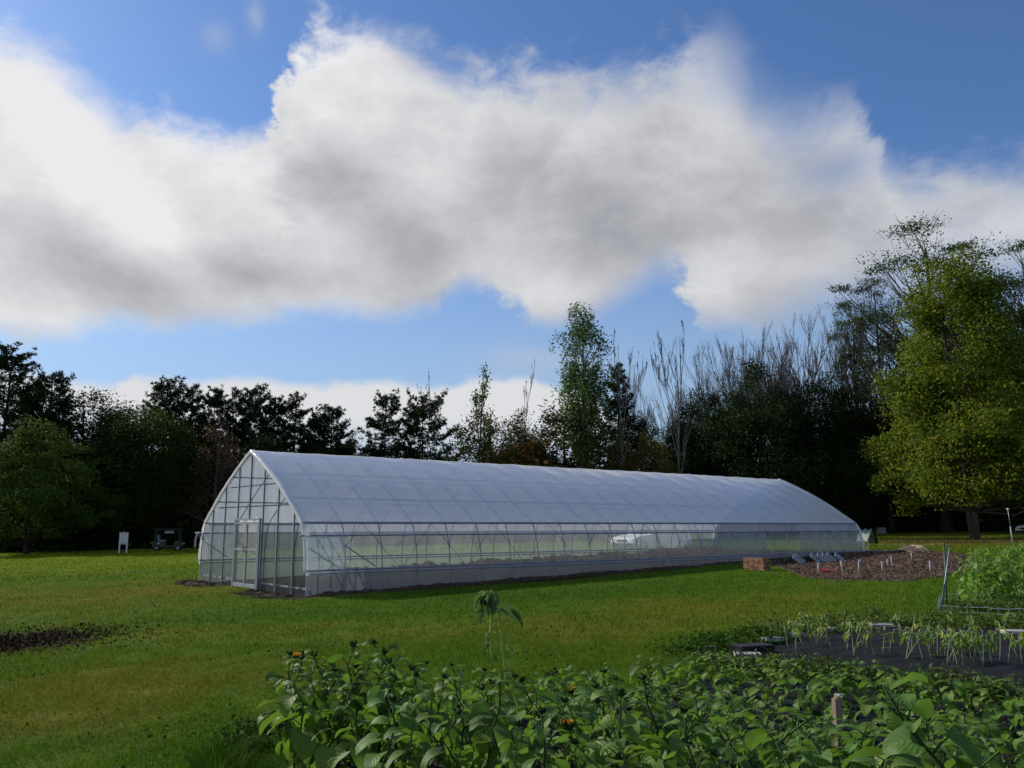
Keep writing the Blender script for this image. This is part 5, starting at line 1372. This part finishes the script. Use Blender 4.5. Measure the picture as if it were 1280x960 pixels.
m, nt, out = new_mat('bark_mulch'); tc = nd(nt, 'ShaderNodeTexCoord').outputs['Object']; n1 = noise(nt, tc, 5, 6, .7); vo = nd(nt, 'ShaderNodeTexVoronoi', {'Vector': tc, 'Scale': 16.0}); 
principled(nt, out, Base_Color=mixc(nt, vo.outputs['Color'], mixc(nt, n1, (.022, .014, .010), (.055, .034, .025)), mixc(nt, n1, (.085, .054, .040), (.165, .11, .082))), Roughness=.9, Normal=bump(nt, vo.outputs['Distance'], 1.0, .05), Specular_IOR_Level=.15); MT['mulch'] = m
sheet_poly('mulch_bed', MULCH, .12, .01, MT['mulch'], 'brown bark mulch bed in the lawn beside the far half of the greenhouse')
LM['chips'] = leaf_mat('bark_chips', (.035, .021, .015), (.20, .135, .10), .0, .9, spec=.1)
rng = RNG(66); bb0 = (min(p.x for p in MULCH), max(p.x for p in MULCH), min(p.y for p in MULCH), max(p.y for p in MULCH))
x = rng.uniform(bb0[0], bb0[1], 16000); y = rng.uniform(bb0[2], bb0[3], 16000); k = in_poly(x, y, MULCH); x, y = x[k], y[k]; sz = rng.uniform(.02, .055, len(x))
o = nobj('mulch', np_mesh('mulch', *cards(np.stack([x, y, G(x, y) + relief(x, y) + .05 + .03 * rng.rand(len(x))], 1), rng.normal(size=(len(x), 3)) * .5 + [0, 0, 1], sz, sz * .5, rng), LM['chips'])); tag(o, 'loose bark chips on the mulch bed', 'mulch', kind='stuff')
# plant markers
ml_ = ['white plant marker in the mulch nearest the leaning panels', 'tilted white plant marker near the front of the mulch bed', 'white plant marker with curled tag, third from the panels', 'short white plant marker at the middle of the mulch bed', 'thin white plant marker deep in the mulch bed', 'tall white plant marker deep in the mulch bed', 'white plant marker by the tan heap at the back of the mulch', 'white plant marker near the crossed stakes']
mk = empty('plant_marker'); b = MB(); b.tube([(0, 0, -.03), (0, 0, .36)], .013, 6); b.build('stake', MT['white_paint'], mk, True); b = MB(); b.box((.01, -.015, .35), (.085, .006, .09), (-.5, 0, .3)); b.build('tag', MT['white_paint'], mk)
for i, (x, y, k, tl) in enumerate(((253, 475, .95, 0), (377, 487, 1.2, -.16), (455, 474, 1.1, .05), (573, 474, .9, 0), (597, 442, .7, .03), (624, 444, 1.0, -.12), (718, 404, .95, .03), (812, 476, .95, 0))):
    p = ground(960 + x / 4, 600 + y / 4); o = mk if i == 0 else copy_tree(mk); o.location = (p.x, p.y, GR(p.x, p.y) + .03); o.scale = (1, 1, k); o.rotation_euler = (0, tl, .3 * math.sin(i * 2)); tag(o, ml_[i], 'plant marker', 'white plant markers in the mulch bed')
MT['pink'] = simple('pink_petals', (.55, .03, .08), .6); LM['pinkl'] = leaf_mat('pink_petals', (.5, .02, .07), (.65, .06, .12), .3, .6)
p = ground(1033, 716); rng = RNG(9); n = 90; P = np.stack([rng.normal(0, .18, n), rng.normal(0, .10, n), rng.rand(n) * .07 + .06], 1)
fr_ = empty('pink_flowers', (p.x, p.y, GR(p.x, p.y))); nobj('blooms', np_mesh('blooms', *cards(P, rng.normal(size=(n, 3)) * .5 + [0, -.2, .7], np.full(n, .022), np.full(n, .018), rng), LM['pinkl']), fr_)
b = MB()
for k in range(14): b.tube([(P[k, 0] * .8, P[k, 1] * .8, 0), tuple(P[k])], .004, 4, False)
b.build('stems', MT['stem'], fr_); tag(fr_, 'small clump of pink flowers low in the mulch bed', 'flowers')
p = ground(444.5, 739.5); b = MB(); b.tube([(0, 0, -.02), (0, 0, .17)], .006, 5); r_ = empty('marker_flag', (p.x, p.y, GR(p.x, p.y))); b.build('wire', MT['wire'], r_); b = MB(); b.add([(0, 0, .08), (.06, 0, .10), (.065, .01, .17), (0, 0, .175)], [(0, 1, 2, 3)])
MT['flag_pink'] = simple('faded_pink_plastic', (.55, .14, .10), .6); b.build('flag', MT['flag_pink'], r_); tag(r_, 'small pink marker flag at the foot of the greenhouse near corner', 'marker flag')

# ------------------------------------------------------------------ things far off
# white notice board
p = ground(154, 690); p = at(154, 683, 66); g = GR(p.x, p.y); r_ = empty('notice_board', (p.x, p.y, g), -.1); b = MB(); 
for sx in (-.30, .30):
    b = MB(); b.box((sx, 0, .8), (.09, .08, 1.64)); b.build('post', MT['white_paint'], r_)
b = MB(); b.box((0, -.02, 1.18), (.51, .04, .74)); bo = b.build('board', MT['white_paint'], r_)
b = MB()
for z, w_ in ((1.42, .34), (1.33, .3), (1.12, .36), (.93, .38)): b.box((0, -.043, z), (w_, .004, .035))
b.build('lettering', MT['grey_print'], bo); b = MB(); b.box((0, -.01, 1.60), (.24, .08, .07)); b.build('cap', MT['white_paint'], r_)
b = MB(); b.box((0, 0, .74), (.51, .05, .06)); b.build('crossbar', MT['white_paint'], r_)
tag(r_, 'white notice board on two posts at the edge of the left wood', 'notice board')
def wheel(parent, x, y, r, w, side):
    b = MB(); b.lathe([(r * .62, -w / 2), (r * .93, -w / 2), (r, -w * .3), (r, w * .3), (r * .93, w / 2), (r * .62, w / 2)], (x, y, r), 'y', 20); t_ = b.build('wheel', MT['rubber'], parent, True)
    b = MB(); b.lathe([(.0, side * w * .38), (r * .3, side * w * .42), (r * .64, side * w * .36), (r * .64, -side * w * .3)], (x, y, r), 'y', 16); b.build('rim', MT['steel'], t_, True)
# cart with canopy
p = at(210, 684, 69); g = GR(p.x, p.y); r_ = empty('golf_cart', (p.x, p.y, g), .25)
MT['cart'] = simple('dark_green_paint', (.03, .035, .025), .4, 0, .2)
b = MB(); b.prism([(-1.15, .3), (1.1, .3), (1.2, .55), (1.0, .78), (.55, .8), (.5, .45), (-.1, .42), (-.15, .72), (-1.15, .78)], -.55, .55); b.build('body', MT['cart'], r_, False, .03)
b = MB(); b.box((-.45, 0, .82), (.5, 1.0, .12)); b.build('seat', MT['grey_print'], r_, False, .03); b = MB(); b.box((-.72, 0, 1.08), (.1, 1.0, .4), (0, -.12, 0)); b.build('backrest', MT['grey_print'], r_, False, .03)
b = MB(); b.box((0, 0, 1.72), (2.1, 1.15, .05)); b.build('canopy', MT['cart'], r_, False, .02)
for sx in (-.95, .8):
    for sy in (-.5, .5): b = MB(); b.tube([(sx + (.15 if sx > 0 else 0), sy, .7), (sx, sy, 1.7)], .02, 6); b.build('canopy_post', MT['rope'], r_)
for sx in (-.8, .8):
    for sy in (-.5, .5): wheel(r_, sx, sy, .24, .16, 1 if sy > 0 else -1)
for sy in (-.35, .35): b = MB(); b.lathe([(.001, .03), (.07, .02), (.08, 0)], (1.17, sy, .6), 'x', 12); b.build('headlight', MT['white_paint'], r_, True)
b = MB(); b.box((.1, -.57, 1.5), (.7, .012, .2)); b.build('panel', MT['grey_print'], r_); b = MB(); b.box((-.65, -.58, .62), (.12, .02, .14)); b.build('placard', MT['white_paint'], r_)
tag(r_, 'dark golf cart with flat canopy parked in the shade of the left wood', 'golf cart')
# flag on a leaning pole at the far side of the greenhouse
p = at(250, 690, 42); g = GR(p.x, p.y); r_ = empty('flag', (p.x, p.y, g)); b = MB(); b.tube([(.35, 0, 0), (.1, 0, 1.0), (-.12, 0, 1.75)], .014, 6); b.build('pole', MT['steel'], r_, True)
for j, c in enumerate(((.05, .07, .22), (.6, .6, .62), (.35, .05, .06))):
    mm = simple('flag_cloth', c, .8); b = MB(); V = []
    for i in range(7): z = 1.72 - i * .12; V += [(-.13 - .05 * (j) - .012 * i + .02 * math.sin(i * 1.3), -.01 * math.sin(i), z), (-.13 - .05 * (j + 1) - .012 * i + .02 * math.sin(i * 1.3 + .5), -.01 * math.sin(i + 1), z)]
    b.add(V, [(2 * i, 2 * i + 1, 2 * i + 3, 2 * i + 2) for i in range(6)]); b.build('cloth', mm, r_, True)
tag(r_, 'small striped flag hanging from a leaning pole left of the greenhouse', 'flag')

def car(name, loc, rz, body_c, label, van=False):
    r_ = empty(name, loc, rz); paint = simple(name + '_paint', body_c, .25, 0, .04, 2, .0, .6)
    L, W_, = (2.45, .92) if van else (2.25, .88)
    low = [(-L, .35), (-L + .05, .28), (L - .1, .28), (L, .38), (L, .62), (L - .12, .78), (L - .95, .93), (-L + .1, .95), (-L, .8)]
    b = MB(); b.prism(low, -W_, W_); b.build('body', paint, r_, False, .05)
    if van:
        cab = [(L - 1.35, .92), (L - 2.05, 1.78), (-L + .05, 1.85), (-L + .02, .93)]; g1, g2 = L - 2.0, -L + .2
    else:
        cab = [(L - 1.15, .92), (L - 1.95, 1.40), (-L + 1.2, 1.42), (-L + .35, .94)]
    b = MB(); n = len(cab); ins = W_ - .16
    V = [(x, -(W_ - .03 if z < 1 else ins), z) for x, z in cab] + [(x, (W_ - .03 if z < 1 else ins), z) for x, z in cab]
    b.add(V, [tuple(range(n)), tuple(reversed(range(n, 2 * n)))] + [(i, i + n, (i + 1) % n + n, (i + 1) % n) for i in range(n)]); b.build('cabin', paint, r_, False, .04)
    for sy in (-1, 1):
        xs_ = ((L - 1.62, L - 2.5), (L - 2.6, -L + .55)) if not van else ((L - 1.75, L - 2.6), (L - 2.75, L - 3.6), (L - 3.75, -L + .25))
        for x0, x1 in xs_:
            zt = 1.33 if not van else 1.62; f = (zt - .95) / (.45 if not van else .9)
            y0 = sy * (W_ - .02); y1 = sy * (W_ - .03 - .13 * f + .012)
            b = MB(); b.add([(x0, y0, 1.0), (x1, y0, 1.0), (x1 + .03, y1, zt), (x0 - .32 * (x0 > L - 2.2), y1, zt)], [(0, 1, 2, 3)]); b.build('window', MT['dark_glass'], r_)
        for sx in (L - .85, -L + .85): wheel(r_, sx, sy * (W_ - .10), .32, .2, sy)
        b = MB(); b.box((L - .05, sy * (W_ - .22), .66), (.10, .30, .13)); b.build('headlight', MT['lamp'], r_, False, .03)
    x0, z0_, x1, z1 = cab[0][0], .97, cab[1][0], cab[1][1] - .06
    b = MB(); b.add([(x0 - .02, -W_ + .14, z0_), (x0 - .02, W_ - .14, z0_), (x1 + .045, ins - .06, z1), (x1 + .045, -ins + .06, z1)], [(0, 1, 2, 3)]); b.build('windscreen', MT['dark_glass'], r_)
    b = MB(); b.box((L - .02, 0, .40), (.10, W_ * 1.86, .20)); b.build('bumper', MT['black_plastic'], r_, False, .03)
    b = MB(); b.box((L + .012, 0, .62), (.03, .8, .12)); b.build('grille', MT['black_plastic'], r_)
    tag(r_, label, 'van' if van else 'car'); return r_
MT['lamp'] = simple('clear_lamp', (.7, .72, .75), .15, 0, .05, 3, 0, .7)
p = at(1316, 672, 62); car('parked_car', (p.x, p.y, GR(p.x, p.y)), math.pi + .15, (.72, .74, .78), 'white parked car cut off by the right edge of the picture')
# white van beyond the greenhouse, seen through its films
q = None
best = None
for k in range(400):
    Yd = 25 + k * .1; c = at(815, 690, Yd); rel = Vector((c.x, c.y, 0)) - GH; t_ = rel.dot(gn)
    if t_ > GW + 2.6: best = c; break
car('white_van', (best.x, best.y, GR(best.x, best.y)), GA + math.pi, (.78, .79, .80), 'white van beyond the greenhouse, blurred through its side films', True)
# leaning white post
p = ground(1267, 686); q = at(1260, 638, p.y); r_ = empty('white_post', (p.x, p.y, GR(p.x, p.y))); d = q - p
b = MB(); b.tube([(0, 0, -.05), tuple(d * .55)], .032, 7); b.build('shaft', MT['white_alu'], r_, True); b = MB(); b.tube([tuple(d * .5), tuple(d)], .02, 6); b.build('rod', MT['steel'], r_, True); b = MB(); b.box(tuple(d), (.10, .08, .10)); b.build('cap', MT['white_paint'], r_, False, .02)
tag(r_, 'thin white post leaning left behind the leafy clump', 'post')
# stone block on the rise
p = at(1100.5, 664, 82); r_ = None; b = MB(); b.box((0, 0, .25), (.95, .5, .62), None, .96); o = b.build('stone_block', MT['concrete'], None, False, .04); o.location = (p.x, p.y, GR(p.x, p.y)); tag(o, 'pale stone block on the grass rise left of the big tree', 'block')
# heap and board
def lump(name, loc, sx, sy, h, mat_, seed, label, cat):
    rng = RNG(seed); nu, nv = 26, 9; V = []; ph = rng.rand(4) * 6.28
    for j in range(nv + 1):
        f = j / nv; r = math.cos(f * math.pi / 2) ** .8; z = math.sin(f * math.pi / 2)
        for i in range(nu):
            a = 6.283 * i / nu; k = 1 + .18 * math.sin(2 * a + ph[0]) + .12 * math.sin(3 * a + ph[1] + f * 3) + .05 * rng.normal()
            V.append((sx * r * k * math.cos(a), sy * r * k * math.sin(a), h * z * (1 + .18 * math.sin(a * 2 + ph[2]) * (1 - f)) - .03))
    b = MB(); b.add(V, [(j * nu + i, j * nu + (i + 1) % nu, (j + 1) * nu + (i + 1) % nu, (j + 1) * nu + i) for j in range(nv) for i in range(nu)]); o = b.build(name, mat_, None, False); o.location = loc; tag(o, label, cat); return o
MT['tan'] = simple('sandy_tan', (.60, .40, .23), .9, 0, .3, 5, .6); MT['brown_tarp'] = simple('brown_cloth', (.13, .085, .06), .8, 0, .3, 6, .4)
p = ground(1143, 690); lump('sand_heap', (p.x, p.y, GR(p.x, p.y)), .66, .5, .36, MT['tan'], 1, 'tan sandy heap on the grass behind the mulch bed', 'heap')
p = ground(1143, 692.5); lump('burlap_sack', (p.x - .05, p.y, GR(p.x, p.y)), .32, .22, .19, MT['brown_tarp'], 2, 'brown sack lying against the front of the tan heap', 'sack')
p = ground(1127, 690.5); lump('dark_sack', (p.x, p.y, GR(p.x, p.y)), .26, .2, .13, MT['rubber'], 3, 'small dark bag left of the tan heap', 'bag')
p = ground(1097, 690); r_ = empty('board', (p.x, p.y, GR(p.x, p.y)), .1); b = MB(); b.box((0, 0, .06), (1.15, .5, .05)); o = b.build('plank', MT['concrete'], r_); 
for sx in (-.4, .4): b = MB(); b.box((sx, 0, .015), (.09, .45, .045)); b.build('batten', MT['wood'], r_)
tag(r_, 'pale flat board lying on the grass by the far corner of the greenhouse', 'board')
# green tarp over a trestle at the far corner
p = ground(1085, 687.5); r_ = empty('covered_trestle', (p.x, p.y, GR(p.x, p.y)), .3); MT['green_tarp'] = simple('green_tarp', (.012, .05, .04), .5, 0, .3, 4, .4)
for sy in (-.35, .35):
    for sx in (-.3, .3): b = MB(); b.tube([(sx, sy, 0), (0, sy, 1.0)], .025, 5); b.build('leg', MT['wood'], r_)
b = MB(); V = []
for i in range(9):
    y = -.45 + .9 * i / 8
    for x, z in ((-.36, .45), (-.2, .82), (0, 1.08), (.2, .78), (.33, .35)): V.append((x * (1 + .1 * math.sin(i * 2)), y, z + .05 * math.sin(i * 1.7 + x * 5)))
b.add(V, [(i * 5 + j, i * 5 + j + 1, i * 5 + j + 6, i * 5 + j + 5) for i in range(8) for j in range(4)]); b.build('cover', MT['green_tarp'], r_, True)
tag(r_, 'trestle under a dark green tarp at the far corner of the greenhouse', 'trestle')
# leaf litter under the big tree
LM['litter'] = leaf_mat('fallen_leaves', (.09, .045, .022), (.24, .13, .05), .1, .8, spec=.1)
rng = RNG(68); n = 9000; c = ground(1215, 675); x = c.x + rng.normal(size=n) * 4.5 + 1; y = c.y + rng.normal(size=n) * 2.6 - .5; sz = rng.uniform(.04, .09, n)
o = nobj('fallen_leaves', np_mesh('fallen_leaves', *cards(np.stack([x, y, G(x, y) + relief(x, y) + .03], 1), rng.normal(size=(n, 3)) * .4 + [0, 0, 1], sz, sz * .7, rng), LM['litter'])); tag(o, 'brown fallen leaves under the big tree', 'leaves', kind='stuff')

# ------------------------------------------------------------------ render settings
scene.view_settings.view_transform = 'Standard'; scene.view_settings.look = 'None'; scene.view_settings.exposure = 0; scene.view_settings.gamma = 1
cy = scene.cycles
cy.max_bounces = 10; cy.diffuse_bounces = 6; cy.glossy_bounces = 3; cy.transmission_bounces = 4; cy.transparent_max_bounces = 16
cy.caustics_reflective = False; cy.caustics_refractive = False
cy.use_denoising = True
print('PLANTS', count)
